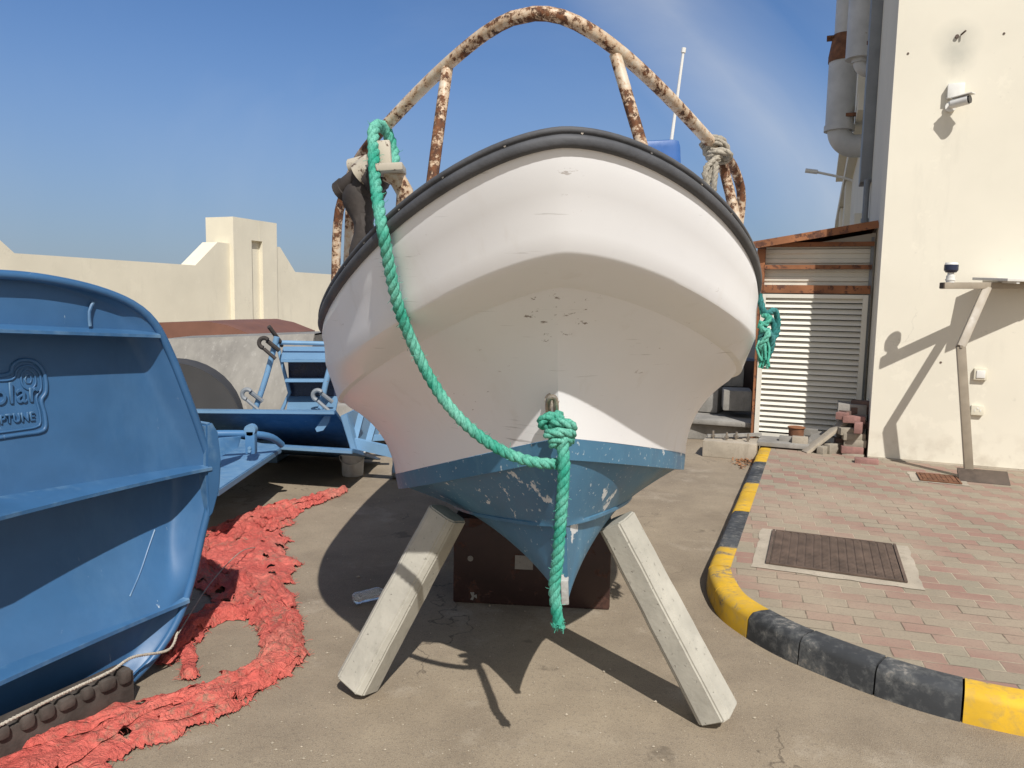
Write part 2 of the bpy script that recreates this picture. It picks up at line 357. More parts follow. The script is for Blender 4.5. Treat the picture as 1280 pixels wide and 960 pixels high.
# white gelcoat with scuffs, drips and a tan bloom
k = NT('white_gelcoat'); x, y, z = k.sep()
c = k.mix(k.ramp(k.noise(2.2, 5), 0.3, 0.7), (0.795, 0.795, 0.80), (0.84, 0.84, 0.845))
c = k.mix(k.ramp(k.noise(4.5, 6, 0.7, sc=(1, 1, .35)), 0.58, 0.78, 0, 0.25), c, (0.62, 0.57, 0.50))
c = k.mix(k.math('MULTIPLY', k.ramp(k.noise(11, 7, 0.72, sc=(1, 1, 2.2)), 0.655, 0.69), k.ramp(k.noise(2.3, 3), 0.5, 0.62)), c, (0.25, 0.19, 0.15))
c = k.mix(k.math('MULTIPLY', k.ramp(k.noise(6, 4, 0.6, sc=(.6, .6, 9)), 0.68, 0.72), k.ramp(k.noise(3.1, 2), 0.5, 0.6, 0, .7)), c, (0.33, 0.32, 0.31))
for p, r, a, b_ in (((-.06, -.26, 1.09), .26, .60, .612), ((-.35, -.02, .85), .30, .665, .675), ((.55, .1, .85), .3, .665, .675)):
    v = k.n('ShaderNodeVectorMath', operation='DISTANCE'); k.t.links.new(k.co, v.inputs[0]); v.inputs[1].default_value = p
    near_ = k.ramp(v.outputs['Value'], r * .35, r, 1, 0)
    ch = k.ramp(k.math('ADD', k.noise(17, 7, 0.7, sc=(1, 1, 2.6), loc=(p[0] * 3, 0, 0)), k.math('MULTIPLY', k.math('SUBTRACT', near_, 1.0), .25)), a, b_); c = k.mix(k.math('MULTIPLY', ch, .85), c, (0.16, 0.11, 0.085))
c = k.mix(k.math('MULTIPLY', k.ramp(k.noise(14, 3, 0.5, sc=(.35, .35, 14), dist=.4), 0.70, 0.73), k.ramp(k.noise(2.6, 2, loc=(1, 4, 2)), 0.46, 0.58, 0, .6)), c, (0.40, 0.38, 0.36))
c = k.mix(k.ramp(k.noise(2.0, 4, 0.6, sc=(5, 5, .5), loc=(0, 3, 0)), 0.62, 0.76, 0, .2), c, (0.55, 0.50, 0.42))
c = k.mix(k.math('MULTIPLY', k.ramp(z, .18, .55, 1, 0), k.ramp(k.noise(4, 5), .38, .6, 0, .45)), c, (0.52, 0.42, 0.31))
k.bump(k.math('ADD', k.noise(3.0, 3), k.math('MULTIPLY', k.noise(45, 3), .06)), 0.10, 0.01)
M_GEL = k.done(c, k.ramp(k.noise(5, 4), 0.3, 0.7, 0.30, 0.5), spec=0.4)

# blue antifouling, chipped to white near the stem and the rails
k = NT('blue_antifouling'); x, y, z = k.sep()
c = k.mix(k.ramp(k.noise(3, 6, 0.65), 0.3, 0.7), (0.045, 0.135, 0.23), (0.075, 0.20, 0.31))
c = k.mix(k.ramp(k.noise(7, 5, 0.7, sc=(1, 1, .3)), 0.55, 0.72, 0, 0.5), c, (0.13, 0.27, 0.36))
chip = k.ramp(k.math('ADD', k.math('MULTIPLY', k.noise(12, 7, 0.65), 0.6), k.math('MULTIPLY', k.noise(3.2, 2, loc=(2.3, .4, 1)), 0.4)), 0.605, 0.62)
for p, r in (((.022, .03, .37), .10), ((.125, .14, .47), .09), ((.17, .2, .42), .10), ((-.29, .24, .41), .12), ((-.02, -.02, .22), .09)):
    v = k.n('ShaderNodeVectorMath', operation='DISTANCE'); k.t.links.new(k.co, v.inputs[0]); v.inputs[1].default_value = p
    chip = k.math('MAXIMUM', chip, k.ramp(k.math('ADD', k.noise(24, 6, 0.62, loc=(p[0] * 9, 1, 0)), k.math('MULTIPLY', k.math('SUBTRACT', k.ramp(v.outputs['Value'], r * .3, r, 1, 0), 1.0), .4)), .535, .55))
c = k.mix(chip, c, (0.60, 0.62, 0.62))
c = k.mix(k.ramp(k.noise(60, 3), 0.66, 0.70, 0, .8), c, (0.45, 0.52, 0.55))
k.bump(k.math('ADD', k.math('MULTIPLY', chip, -1), k.math('MULTIPLY', k.noise(40, 3), 0.4)), 0.25, 0.003)
M_ANTIF = k.done(c, k.ramp(k.noise(6, 4), 0.3, 0.7, 0.38, 0.6), spec=0.4)

# blue polyethylene, sun bleached
def blue_mat(name, col, chalk=0.5, white_edge=True):
    k = NT(name); lo = tuple(q * 0.8 for q in col); hi = tuple(min(1, q * 1.22) for q in col)
    c = k.mix(k.ramp(k.noise(1.6, 5, 0.6), 0.3, 0.7), lo, hi)
    c = k.mix(k.ramp(k.noise(3.5, 6, 0.7, sc=(1, 1, .3)), 0.52, 0.75, 0, chalk), c, (0.105, 0.22, 0.37))
    c = k.mix(k.math('MULTIPLY', k.ramp(k.noise(22, 6, 0.7, sc=(1, 1, .25)), 0.66, 0.69), k.ramp(k.noise(2.1, 2), 0.48, 0.6, 0, 0.8)), c, (0.50, 0.58, 0.64))
    if white_edge:
        g = k.n('ShaderNodeNewGeometry'); pt = k.ramp(k.math('ADD', g.outputs['Pointiness'], k.math('MULTIPLY', k.math('SUBTRACT', k.noise(18, 4), 0.5), 0.10)), 0.575, 0.63, 0, 0.45)
        c = k.mix(pt, c, (0.25, 0.39, 0.50))
    k.bump(k.math('ADD', k.noise(2.2, 3), k.math('MULTIPLY', k.noise(60, 3), 0.08)), 0.12, 0.02)
    return k.done(c, k.ramp(k.noise(4, 4), 0.3, 0.7, 0.33, 0.55), spec=0.45)
M_BLUE = blue_mat('blue_moulded_plastic', (0.038, 0.116, 0.248), 0.25)
M_BLUE2 = blue_mat('blue_painted_steel', (0.060, 0.165, 0.325), 0.4)
M_BLUEPIPE = painted('blue_pipe_paint', (0.16, 0.30, 0.46), (0.20, 0.13, 0.09), 0.64, 20, 0.5)
M_RUBBER = plain('grey_rubber', (0.078, 0.080, 0.087), 0.62, 0.25, 9, 0.3, 70, spec=0.35)
M_TRACK = plain('dusty_track_rubber', (0.085, 0.072, 0.063), 0.9, 0.4, 10, 0.5, 50, spec=0.2)
M_BLACKRUB = plain('dark_rubber', (0.05, 0.042, 0.038), 0.75, 0.4, 14, 0.4, 60, spec=0.3)
M_STEEL = plain('dull_stainless_steel', (0.42, 0.37, 0.31), 0.42, 0.3, 40, 0.2, 90, metal=0.8)
def rope_mat(name, col, fade):
    k = NT(name); c = k.mix(k.ramp(k.noise(9, 5), 0.35, 0.65), col, fade)
    c = k.mix(k.ramp(k.noise(240, 2, sc=(1, 1, .4)), 0.45, 0.7, 0, .65), c, tuple(q * 0.45 for q in col))
    k.bump(k.noise(300, 2, sc=(1, 1, .35)), 0.7, 0.003); return k.done(c, 0.75, spec=0.25)
M_ROPE = rope_mat('green_rope', (0.025, 0.29, 0.20), (0.17, 0.47, 0.37))
M_ROPE_DK = rope_mat('teal_rope', (0.02, 0.16, 0.15), (0.07, 0.24, 0.24))
M_ROPE_GR = rope_mat('grey_rope', (0.30, 0.27, 0.22), (0.42, 0.38, 0.31))
M_CORD = rope_mat('pale_cord', (0.45, 0.40, 0.33), (0.55, 0.50, 0.42))
# cast concrete
def concrete(name, col, v=0.2):
    k = NT(name); c = k.mix(k.ramp(k.noise(4, 6, 0.65), 0.3, 0.7), tuple(q * (1 - v) for q in col), tuple(q * (1 + v) for q in col))
    pit = k.ramp(k.noise(75, 3), 0.66, 0.72); c = k.mix(k.math('MULTIPLY', pit, 0.7), c, tuple(q * 0.42 for q in col))
    c = k.mix(k.ramp(k.noise(9, 6, 0.7, sc=(1, 1, .3)), 0.57, 0.72, 0, .55), c, tuple(q * 0.6 for q in col))
    k.bump(k.math('ADD', k.math('MULTIPLY', pit, -1), k.noise(40, 5)), 0.45, 0.004); return k.done(c, 0.9, spec=0.2)
M_CONC = concrete('cast_concrete', (0.42, 0.40, 0.345))
M_CONC2 = concrete('pale_concrete', (0.39, 0.34, 0.27))
M_CONC_GR = concrete('dark_grey_concrete', (0.27, 0.255, 0.23), 0.3)
M_YELLOW = painted('yellow_kerb_paint', (0.60, 0.36, 0.02), (0.26, 0.20, 0.11), 0.575, 20, 0.75, 0.22, mid=(0.50, 0.32, 0.06), big=4)
M_BLACKP = painted('black_kerb_paint', (0.036, 0.039, 0.043), (0.19, 0.18, 0.165), 0.57, 24, 0.72, 0.35, mid=(0.095, 0.098, 0.098), big=4)
M_BOX = painted('brown_sheet_steel', (0.036, 0.016, 0.013), (0.07, 0.03, 0.02), 0.56, 9, 0.5, 0.3)
M_RUST = plain('rusted_steel', (0.17, 0.075, 0.038), 0.85, 0.45, 12, 0.4, 60)
M_CASTIRON = plain('rusted_cast_iron', (0.105, 0.072, 0.054), 0.75, 0.4, 9, 0.4, 90)
M_CREAM_RUST = painted('cream_sheet', (0.68, 0.645, 0.55), (0.26, 0.10, 0.045), 0.71, 7, 0.5, 0.07)
M_RUSTBEAM = painted('rust_brown_beam', (0.26, 0.105, 0.045), (0.12, 0.05, 0.03), 0.55, 10, 0.8, 0.3)
M_LOUVRE = painted('cream_louvre', (0.70, 0.67, 0.585), (0.40, 0.33, 0.24), 0.70, 9, 0.45, 0.06)
M_DIRTY = painted('grimy_cream_paint', (0.40, 0.36, 0.29), (0.12, 0.07, 0.045), 0.53, 18, 0.6, 0.3)
M_WORN = plain('bare_worn_laminate', (0.36, 0.36, 0.345), 0.8, 0.3, 30, 0.4, 90)
M_SHADOWDISC = plain('dark_shadow_disc', (0.045, 0.042, 0.040), 0.8, 0.2, 5, 0.1)  # near-black tone of the disc that stands in for the tank's shadow
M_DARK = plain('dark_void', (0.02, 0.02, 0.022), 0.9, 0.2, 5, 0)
M_DUCT = painted('grey_duct', (0.50, 0.51, 0.51), (0.30, 0.22, 0.15), 0.66, 7, 0.5, 0.14)
M_GREYPVC = plain('grey_plastic', (0.20, 0.215, 0.23), 0.5, 0.15, 4, 0.05)
M_POLE = plain('grey_brown_tube', (0.30, 0.255, 0.195), 0.5, 0.12, 9, 0.08)
M_PLATE = plain('dark_base_plate', (0.085, 0.062, 0.046), 0.65, 0.3, 14, 0.2)
M_WHITE = plain('white_plastic', (0.70, 0.69, 0.65), 0.45, 0.08, 8, 0.03)
M_IVORY = plain('ivory_plastic', (0.66, 0.62, 0.50), 0.45, 0.06, 8, 0.0)
M_NAVY = plain('navy_plastic', (0.02, 0.026, 0.055), 0.3, 0.1, 8, 0)
M_LENS = plain('black_glass', (0.012, 0.012, 0.013), 0.12, 0.1, 8, 0)
M_SOLAR = plain('solar_panel_back', (0.62, 0.61, 0.57), 0.4, 0.1, 5, 0.03)
M_CONSOLE = plain('royal_blue_plastic', (0.018, 0.095, 0.31), 0.4, 0.15, 5, 0.05)
M_BRICK_P = plain('pink_paving_brick', (0.27, 0.145, 0.125), 0.9, 0.3, 14, 0.4, 90)
M_BRICK_G = plain('grey_paving_brick', (0.30, 0.265, 0.21), 0.9, 0.25, 14, 0.4, 90)
M_BRICK_D = plain('brown_paving_brick', (0.13, 0.085, 0.07), 0.9, 0.3, 14, 0.4, 90)
M_WOOD = plain('weathered_timber', (0.27, 0.225, 0.165), 0.85, 0.3, 10, 0.4, 70)
M_BROWN = plain('brown_sheet', (0.165, 0.075, 0.05), 0.7, 0.15, 3, 0.1)
M_LEAF = plain('dry_leaf', (0.27, 0.12, 0.05), 0.9, 0.4, 30, 0)
M_STONE = plain('loose_stone', (0.36, 0.31, 0.24), 0.9, 0.35, 30, 0.2)
# weathered galvanised tank sheet, streaked
k = NT('weathered_grey_sheet'); c = k.mix(k.ramp(k.noise(3, 6, .65, sc=(1, 1, .25)), 0.3, 0.7), (0.15, 0.14, 0.125), (0.275, 0.26, 0.23))
c = k.mix(k.ramp(k.noise(16, 6, .7, sc=(1, 1, .4)), 0.55, 0.68, 0, .6), c, (0.33, 0.315, 0.285)); k.bump(k.noise(20, 5), 0.2, .005)
M_TANK = k.done(c, 0.7)
# red woven tarpaulin
k = NT('red_tarpaulin'); c = k.mix(k.ramp(k.noise(6, 6, .65), 0.3, 0.7), (0.58, 0.085, 0.07), (0.76, 0.18, 0.14))
c = k.mix(k.ramp(k.noise(2.2, 4, loc=(3, 3, 0)), 0.55, 0.72, 0, .55), c, (0.52, 0.27, 0.20))
c = k.mix(k.ramp(k.noise(90, 3), 0.60, 0.70, 0, .5), c, (0.20, 0.04, 0.03))
c = k.mix(k.math('MULTIPLY', k.ramp(k.noise(3.6, 5, .65, loc=(1, 8, 0)), 0.50, 0.60), k.ramp(k.noise(38, 5, .7), .47, .62, 0, .75)), c, (0.27, 0.205, 0.14))
wv = k.n('ShaderNodeTexWave'); wv.inputs['Scale'].default_value = 95; wv.inputs['Distortion'].default_value = 6; wv.inputs['Detail'].default_value = 3; wv.inputs['Detail Scale'].default_value = .3; k.t.links.new(k.co, wv.inputs['Vector'])
c = k.mix(k.ramp(wv.outputs['Fac'], .55, .95, 0, .28), c, (0.80, 0.34, 0.28))
k.bump(k.math('ADD', k.math('MULTIPLY', k.noise(160, 3), .4), k.math('MULTIPLY', k.noise(20, 6, .6, dist=3.0), 2.2)), 0.85, 0.016)
M_TARP = k.done(c, 0.85, spec=0.2); M_TARP.node_tree.nodes['Principled BSDF'].inputs['Subsurface Weight'].default_value = 0.0
# clear plastic bottle
k = NT('clear_plastic'); M_CLEAR = k.done((0.85, 0.88, 0.9), 0.15); M_CLEAR.node_tree.nodes['Principled BSDF'].inputs['Transmission Weight'].default_value = 0.75
k = NT('white_bucket_plastic'); M_BUCKET = k.done(k.mix(k.ramp(k.noise(8, 5), .4, .65), (0.60, 0.60, 0.58), (0.45, 0.42, 0.37)), 0.5)

# ================================================================== SETTING
def sheet(name, pts, z, mat, kind='structure', cut=0):
    mb = MB(); mb.add([Vector((p[0], p[1], z)) for p in pts], [tuple(range(len(pts)))])
    o = mb.build(name, mat, smooth=0); return tag(o, kind=kind)
g = MB(); g.add([(-400, -30, 0), (400, -30, 0), (400, 600, 0), (-400, 600, 0)], [(0, 1, 2, 3)])
tag(g.build('ground', M_GROUND, smooth=0), kind='structure')

# kerb path: straight along DX, then a quarter turn towards the right
ko = [ed(-0.495, d) for d in (8.25, 7.4, 6.4, 5.4, 4.6, 4.25)] + [Vector(p + (0,)) for p in
     [(1.085, 4.02), (1.062, 3.85), (1.058, 3.63), (1.12, 3.42), (1.21, 3.235), (1.32, 3.085), (1.45, 2.935), (1.58, 2.815), (1.72, 2.72), (1.90, 2.63), (2.3, 2.47), (2.9, 2.28), (3.8, 2.02)]]
KO = catmull(ko, 0.03)
KN = []
for i, p in enumerate(KO):
    t = (KO[min(i + 1, len(KO) - 1)] - KO[max(i - 1, 0)]).normalized(); KN.append(t.cross(UP) * -1)   # to the pavement side
def near(p): return min(range(len(KO)), key=lambda i: (KO[i].xy - p.xy).length)
cuts = [near(ground(x, y, 0.0625)) for x, y in ((953, 563), (944, 585), (933, 612), (916, 648), (893, 693), (936, 783), (1204, 885))]
KH, KW = 0.125, 0.125
prof = [(0.0, 0.0), (0.006, KH * 0.75), (0.012, KH - 0.018), (0.028, KH - 0.003), (KW * 0.6, KH + 0.001), (KW, KH - 0.001), (KW, 0.0)]
kb = MB(); ends = [0] + cuts + [len(KO) - 1]
mi = 0; last = 0
Ls = [0.0]
for i in range(1, len(KO)): Ls.append(Ls[-1] + (KO[i] - KO[i - 1]).length)
joints = []
for a_, b_ in zip(ends[:-1], ends[1:]):       # every painted stretch is one or more kerb stones with a joint between
    n = max(1, round((Ls[b_] - Ls[a_]) / 0.34)) if mi % 2 == 0 or True else 1
    st = [a_ + round((b_ - a_) * j / n) for j in range(n + 1)]
    for p, q in zip(st[:-1], st[1:]):
        o = len(kb.v); dz = random.uniform(-0.003, 0.003); idx = list(range(p, q + 1)); k = len(prof)
        for ii in idx:
            sh = 0.004 * (1 if ii == p else -1 if ii == q else 0)
            tt = (KO[min(ii + 1, len(KO) - 1)] - KO[max(ii - 1, 0)]).normalized()
            for w_, h_ in prof: kb.v.append(KO[ii] + tt * sh + KN[ii] * w_ + UP * (h_ + (dz if h_ > 0.02 else 0)))
        for r in range(len(idx) - 1):
            for c_ in range(k - 1):
                kb.f.append((o + r * k + c_, o + r * k + c_ + 1, o + (r + 1) * k + c_ + 1, o + (r + 1) * k + c_)); kb.m.append(mi % 2)
        kb.f.append(tuple(o + c_ for c_ in range(k))); kb.m.append(mi % 2)
        kb.f.append(tuple(o + (len(idx) - 1) * k + c_ for c_ in range(k))); kb.m.append(mi % 2)
    mi += 1
tag(kb.build('kerb', [M_BLACKP, M_YELLOW], smooth=40), kind='structure')
# raised pavement inside the kerb
inner = [KO[i] + KN[i] * (KW - 0.004) for i in range(0, len(KO), 3)]
pts = [ed(-0.37, 8.6)] + inner + [ed(8, 0.0), ed(14, 3), ed(14, 8.6)]
pv = MB(); pv.add([Vector((p.x, p.y, 0.121)) for p in pts], [tuple(range(len(pts)))])
tag(pv.build('pavement', M_PAVE, smooth=0), kind='structure')

# manhole cover with a raised tread, in a concrete surround
def manhole(name, e0, e1, d0, d1, m, bars_e, label, rim=0.02, z=0.125):
    root = empty(name, ed((e0 + e1) / 2, (d0 + d1) / 2, z), label, 'manhole cover')
    mb = MB(); c = ed((e0 + e1) / 2, (d0 + d1) / 2, z + 0.003); he, hd = (e1 - e0) / 2, (d1 - d0) / 2
    mb.box(c - UP * .004, (EX * he, DX * hd, UP * 0.004))
    n = bars_e
    for i in range(n):
        e = e0 + (i + 0.5) * (e1 - e0) / n
        nd = 26
        for j in range(nd):
            dd = d0 + (j + 0.5) * (d1 - d0) / nd
            mb.box(ed(e, dd, z + 0.0045), (EX * ((e1 - e0) / n * 0.36), DX * ((d1 - d0) / nd * 0.33), UP * 0.003))
    mb.build('tread_plate', m, root, smooth=0)
    fr = MB()
    for s in (-1, 1):
        fr.beam(ed((e0 + e1) / 2 + s * (he + .012), d0 - .02, z + 0.004), ed((e0 + e1) / 2 + s * (he + .012), d1 + .02, z + 0.004), 0.016, 0.010)
        fr.beam(ed(e0, (d0 + d1) / 2 + s * (hd + .012), z + 0.0035), ed(e1, (d0 + d1) / 2 + s * (hd + .012), z + 0.0035), 0.016, 0.009)
    fr.build('frame', m, root, smooth=0)
    return root
def surround(e0, e1, d0, d1, name='manhole_surround'):
    mb = MB(); n = 40; pts = []
    random.seed(3)
    for a_, b_ in (((e0, d0), (e1, d0)), ((e1, d0), (e1, d1)), ((e1, d1), (e0, d1)), ((e0, d1), (e0, d0))):
        for i in range(12):
            t = i / 12; j = random.uniform(-.008, .008); pts.append(ed(a_[0] + (b_[0] - a_[0]) * t + j, a_[1] + (b_[1] - a_[1]) * t + j, 0))
    mb.add([Vector((p.x, p.y, 0.1245)) for p in pts], [tuple(range(len(pts)))])
    return tag(mb.build(name, M_CONC2, smooth=0), kind='structure')
surround(-0.265, 0.58, 4.26, 5.04)
manhole('manhole_cover', -0.175, 0.49, 4.355, 4.995, M_CASTIRON, 15, 'large rusty ribbed manhole cover set in concrete in the paving near the kerb', z=0.1285)
surround(0.80, 1.22, 7.02, 7.40)
manhole('drain_cover', 0.885, 1.15, 7.07, 7.34, M_RUST, 7, 'small rust red drain cover in the paving beside the pole foot', z=0.1285)

# main building: front wall along EX at d = 7.93, flank along DX at e = 0.51
FD, FE = 7.93, 0.51
bl = empty('building', ed(4, 12, 0.1), 'cream rendered building with ducts on its flank, filling the right edge', 'building')
b = MB(); b.box(ed(6.5, 19, 4.6), (EX * 5.99, DX * 11.07, UP * 4.6)); b.build('wall', M_WALL, bl, smooth=0)
b = MB(); b.box(ed(FE + 0.9, FD - 0.006, 0.128), (EX * 0.9, DX * 0.006, UP * 0.010))
for e, w in ((0.9, .3), (1.6, .4), (2.3, .35)): b.box(ed(e, FD - 0.02, 0.123), (EX * w, DX * 0.02, UP * 0.008))
b.build('base_mortar', M_CONC2, bl, smooth=0)
b = MB()
for (d0, d1, z0, z1, pr) in ((12.6, 30, 2.75, 2.95, .10), (12.2, 30, 4.35, 4.6, 0.16), (11.8, 30, 6.0, 6.3, .22)): b.box(ed(FE - pr / 2, (d0 + d1) / 2, (z0 + z1) / 2), (EX * pr / 2, DX * (d1 - d0) / 2, UP * (z1 - z0) / 2))
for (d, z0, z1, w) in ((15, 4.7, 5.9, .5), (19, 3.0, 4.3, .5), (24, 3.0, 4.3, .6)): b.box(ed(FE - 0.06, d, (z0 + z1) / 2), (EX * .06, DX * w, UP * (z1 - z0) / 2))
b.build('ledge', M_WALL, bl, smooth=0)
b = MB(); b.box(ed(FE - 0.065, 10.75, 5.7), (EX * .065, DX * 0.20, UP * 2.6), bev=.01); b.build('downpipe', M_GREYPVC, bl)
b = MB(); b.rod(ed(FE - .05, 10.5, 3.12), ed(FE - .05, 10.5, 0.05), 0.035)
for z in (2.6, 1.9, 1.2): b.rod(ed(FE - .05, 10.5, z), ed(FE - .05, 10.5, z + .05), .045)
b.build('drain_pipe', M_GREYPVC, bl)
b = MB(); pc = on_d(1196, 46, FD); b.rod(pc, pc - DX * .02, .016); b.rod(pc + EX * .03 - DX * .01 + UP * .01, pc + EX * .06 - DX * .05 + UP * .03, .008); b.build('wall_bracket', M_CASTIRON, bl)
for px, py in ((1176, 453), (1135, 67), (1255, 42)):
    pc = on_d(px, py, FD); b = MB(); b.rod(pc + DX * .01, pc - DX * .004, .010, 10); b.build('wall_plug', M_CASTIRON, bl)

# duct: fat stack ending in an elbow that turns into the flank
def stack(name, px, y_top, y_bot, d, r, label, cap_y=None, neck=None, elbow_r=None, el_len=0.5):
    p_top, p_bot = on_d(px, y_top, d), on_d(px, y_bot, d)
    e = p_bot.dot(EX); zt, zb = p_top.z, p_bot.z; er = elbow_r or r * .9
    root = empty(name, ed(e, d, zb), label, 'duct')
    m = MB()
    if cap_y:
        zc = on_d(px, cap_y, d).z
        m.tube([ed(e, d, zb), ed(e, d, zc)], r, 24); m.tube([ed(e, d, zc), ed(e, d, zc + .35)], lambda t: r + (neck - r) * t, 24); m.tube([ed(e, d, zc + .35), ed(e, d, zt)], neck, 24)
    else: m.tube([ed(e, d, zb), ed(e, d, zt)], r, 24)
    m.build('shaft', M_DUCT, root)
    m = MB(); path = [ed(e, d, zb)] + [ed(e + er * 1.5 * (1 - cos(a)), d, zb - .03 - er * 1.5 * sin(a)) for a in [i * pi / 2 / 10 for i in range(1, 11)]] + [ed(max(e + er * 1.5 + .1, FE + .02), d, zb - .03 - er * 1.5)]
    m.tube(path, er, 20); m.build('elbow', M_DUCT, root)
    m = MB(); m.rod(ed(e, d, zb - .05), ed(e, d, zb + .03), r * 1.08 if er > r * .7 else er * 1.25, 24); m.build('flange', M_DUCT, root)
    if cap_y:
        m = MB(); m.tube([ed(e, d, zc - .04), ed(e, d, zc + .04), ed(e, d, zc + .36)], lambda t: r * 1.06 if t < .6 else neck * 1.12, 24); m.build('flange', M_RUST, root)
        m = MB(); m.box(ed(e - r * .80, d, zc + .33), (EX * .09, DX * .10, UP * .015), bev=.005); m.build('drip_lip', M_RUST, root)
    m = MB(); m.beam(ed(e, d - r * .8, zb + .15), ed(FE + .02, d - r * .8, zb + .15), .05, .05); m.build('bracket', M_RUST, root)
    return root
stack('exhaust_duct', 1049, -120, 160, 13.0, 0.205, 'fat grey exhaust duct with rusty collar farther along the cream flank', cap_y=75, neck=.15, elbow_r=0.17)
stack('vent_duct', 1075, -120, 74, 11.6, 0.185, 'grey vent duct narrowing to a thin elbow, nearer the front corner', elbow_r=0.085)
# thin lamp arm at the far end of the flank
la = empty('lamp_arm', ed(FE, 17.0, 3.0), 'thin pale lamp arm reaching out from the far flank over the shed', 'wall lamp')
p0 = on_d(1053, 222, 17.0); p1 = on_d(1010, 213, 17.0)
m = MB(); m.tube(catmull([on_d(1066, 226, 17.0), p0, on_d(1030, 217, 17.0), p1]), .025, 8); m.build('arm', M_WHITE, la)
m = MB(); m.rod(on_d(1022, 215, 17.0), p1 - EX * .05, .045, 10); m.build('lamp_head', M_WHITE, la)

# security camera with its junction box
cc = on_d(1195, 122, FD)
cr_ = empty('security_camera', cc, 'white bullet security camera under a square box on the cream wall', 'camera')
jb = on_d(1194, 115, FD); m = MB(); m.box(jb - DX * .03, (EX * .066, DX * .03, UP * .062), bev=.006); m.build('junction_box', M_WHITE, cr_)
m = MB(); bp = on_d(1188, 134, FD); m.rod(bp, bp - DX * .03, .045, 20); m.rod(bp - DX * .03, bp - DX * .09 + UP * .02, .018, 12); m.build('mount', M_WHITE, cr_)
q0 = on_d(1190, 130, FD - .10); q1 = q0 + EX * .115 - DX * .07 + UP * .012
m = MB(); m.rod(q0, q1, .040, 20); m.rod(q0 - (q1 - q0) * .12, q0, .03, 20); m.build('camera_body', M_WHITE, cr_)
tq = (q1 - q0).normalized(); m = MB(); m.rod(q1 + tq * .001, q1 + tq * .014, .034, 20); m.build('lens', M_LENS, cr_)
m = MB(); m.box((q0 + q1) / 2 + UP * .045 + tq * .02, (tq * .085, tq.cross(UP) * .042, UP * .004), bev=.002); m.build('sun_hood', M_WHITE, cr_)
# wall switch and socket
def wall_box(name, px, py, w, h, label, cat, inner):
    c = on_d(px, py, FD); r = empty(name, c, label, cat); m = MB(); m.box(c - DX * .018, (EX * w, DX * .018, UP * h), bev=.006); m.build('cover_plate', M_IVORY, r)
    m = MB(); inner(m, c - DX * .037); m.build('insert', M_WHITE, r); return r
wall_box('wall_switch', 1225, 467.5, .052, .052, 'raised ivory weatherproof switch on the cream wall behind the pole', 'switch', lambda m, c: m.box(c, (EX * .034, DX * .008, UP * .034), bev=.004))
def _sock(m, c):
    for s in (-1, 1): m.box(c + EX * .022 * s, (EX * .004, DX * .002, UP * .010))
    m.box(c + UP * .02, (EX * .006, DX * .002, UP * .008))
wall_box('wall_socket', 1221, 512.5, .050, .044, 'flat ivory socket plate low on the cream wall below the switch', 'socket', _sock)

# ------------------------------------------------------------------ shed against the flank
SD = 8.75
sh = empty('shed', ed(0, SD, 0.12), 'small lean-to shed of cream sheet with rusty beams and a louvred door', 'shed')
tl, tr = on_d(943, 305, SD), on_d(1096, 279, SD)
EL = -0.60
zl, zr = tl.z - .03, tr.z - .04
m = MB(); m.prism([ed(EL, SD + .05, 0.0), ed(FE - .004, SD + .05, 0.0), ed(FE - .004, SD + .05, zr - .05), ed(EL, SD + .05, zl - .05)], DX * 3.0); m.build('body', M_CREAM_RUST, sh, smooth=0)
slope = (tr - tl); el0 = tl.dot(EX)
m = MB(); q0, q1 = ed(el0, SD - .14, tl.z), ed(FE - .003, SD - .14, tr.z); m.prism([q0, q1, q1 - UP * .018, q0 - UP * .018], DX * 3.4); m.build('roof', M_RUSTBEAM, sh, smooth=0)
m = MB(); m.beam(q0 - DX * .02 - UP * .025, q1 - DX * .02 - UP * .025, .035, .075); m.build('fascia', M_RUSTBEAM, sh)
def shed_z(px, py): return on_d(px, py, SD).z
zb = [shed_z(1000, 306), shed_z(1000, 334), shed_z(1000, 361.5)]
for z, h, e1 in ((zb[0], .045, FE - .02), (zb[1], .045, FE - .03), (zb[2], .085, FE - .03)):
    m = MB(); m.beam(ed(EL + .02, SD - .02, z), ed(e1, SD - .02, z), .06, h); m.build('beam', M_RUSTBEAM, sh)
m = MB(); m.beam(ed(EL - .012, SD - .01, zb[2] - .04), ed(EL - .012, SD - .01, zl - .03), .085, .08, up=DX); m.build('post', M_RUSTBEAM, sh)
m = MB(); m.beam(ed(EL + .0, SD - .01, .0), ed(EL + .0, SD - .01, zb[2] - .045), .05, .06, up=DX); m.build('door_post', M_RUSTBEAM, sh)
m = MB(); m.beam(ed(FE - .035, SD + .0, .1), ed(FE - .035, SD + .0, zr - .1), .03, .03, up=DX); m.build('corner_trim', M_GREYPVC, sh)
# corrugated sheet between the beams
def corr(z0, z1):
    m = MB(); rows = []; n = int((z1 - z0) / .012)
    for i in range(n + 1):
        z = z0 + (z1 - z0) * i / n; off = .008 * (1 if (int((z) / .048) % 2) else -1); rows.append([ed(EL + .03, SD + .035 + off, z), ed(FE - .05, SD + .035 + off, z)])
    m.grid(rows); return m.build('sheet_panel', M_CREAM_RUST, sh, smooth=0)
corr(zb[2] + .03, zb[1] - .01); corr(zb[1] + .01, zb[0] - .01)
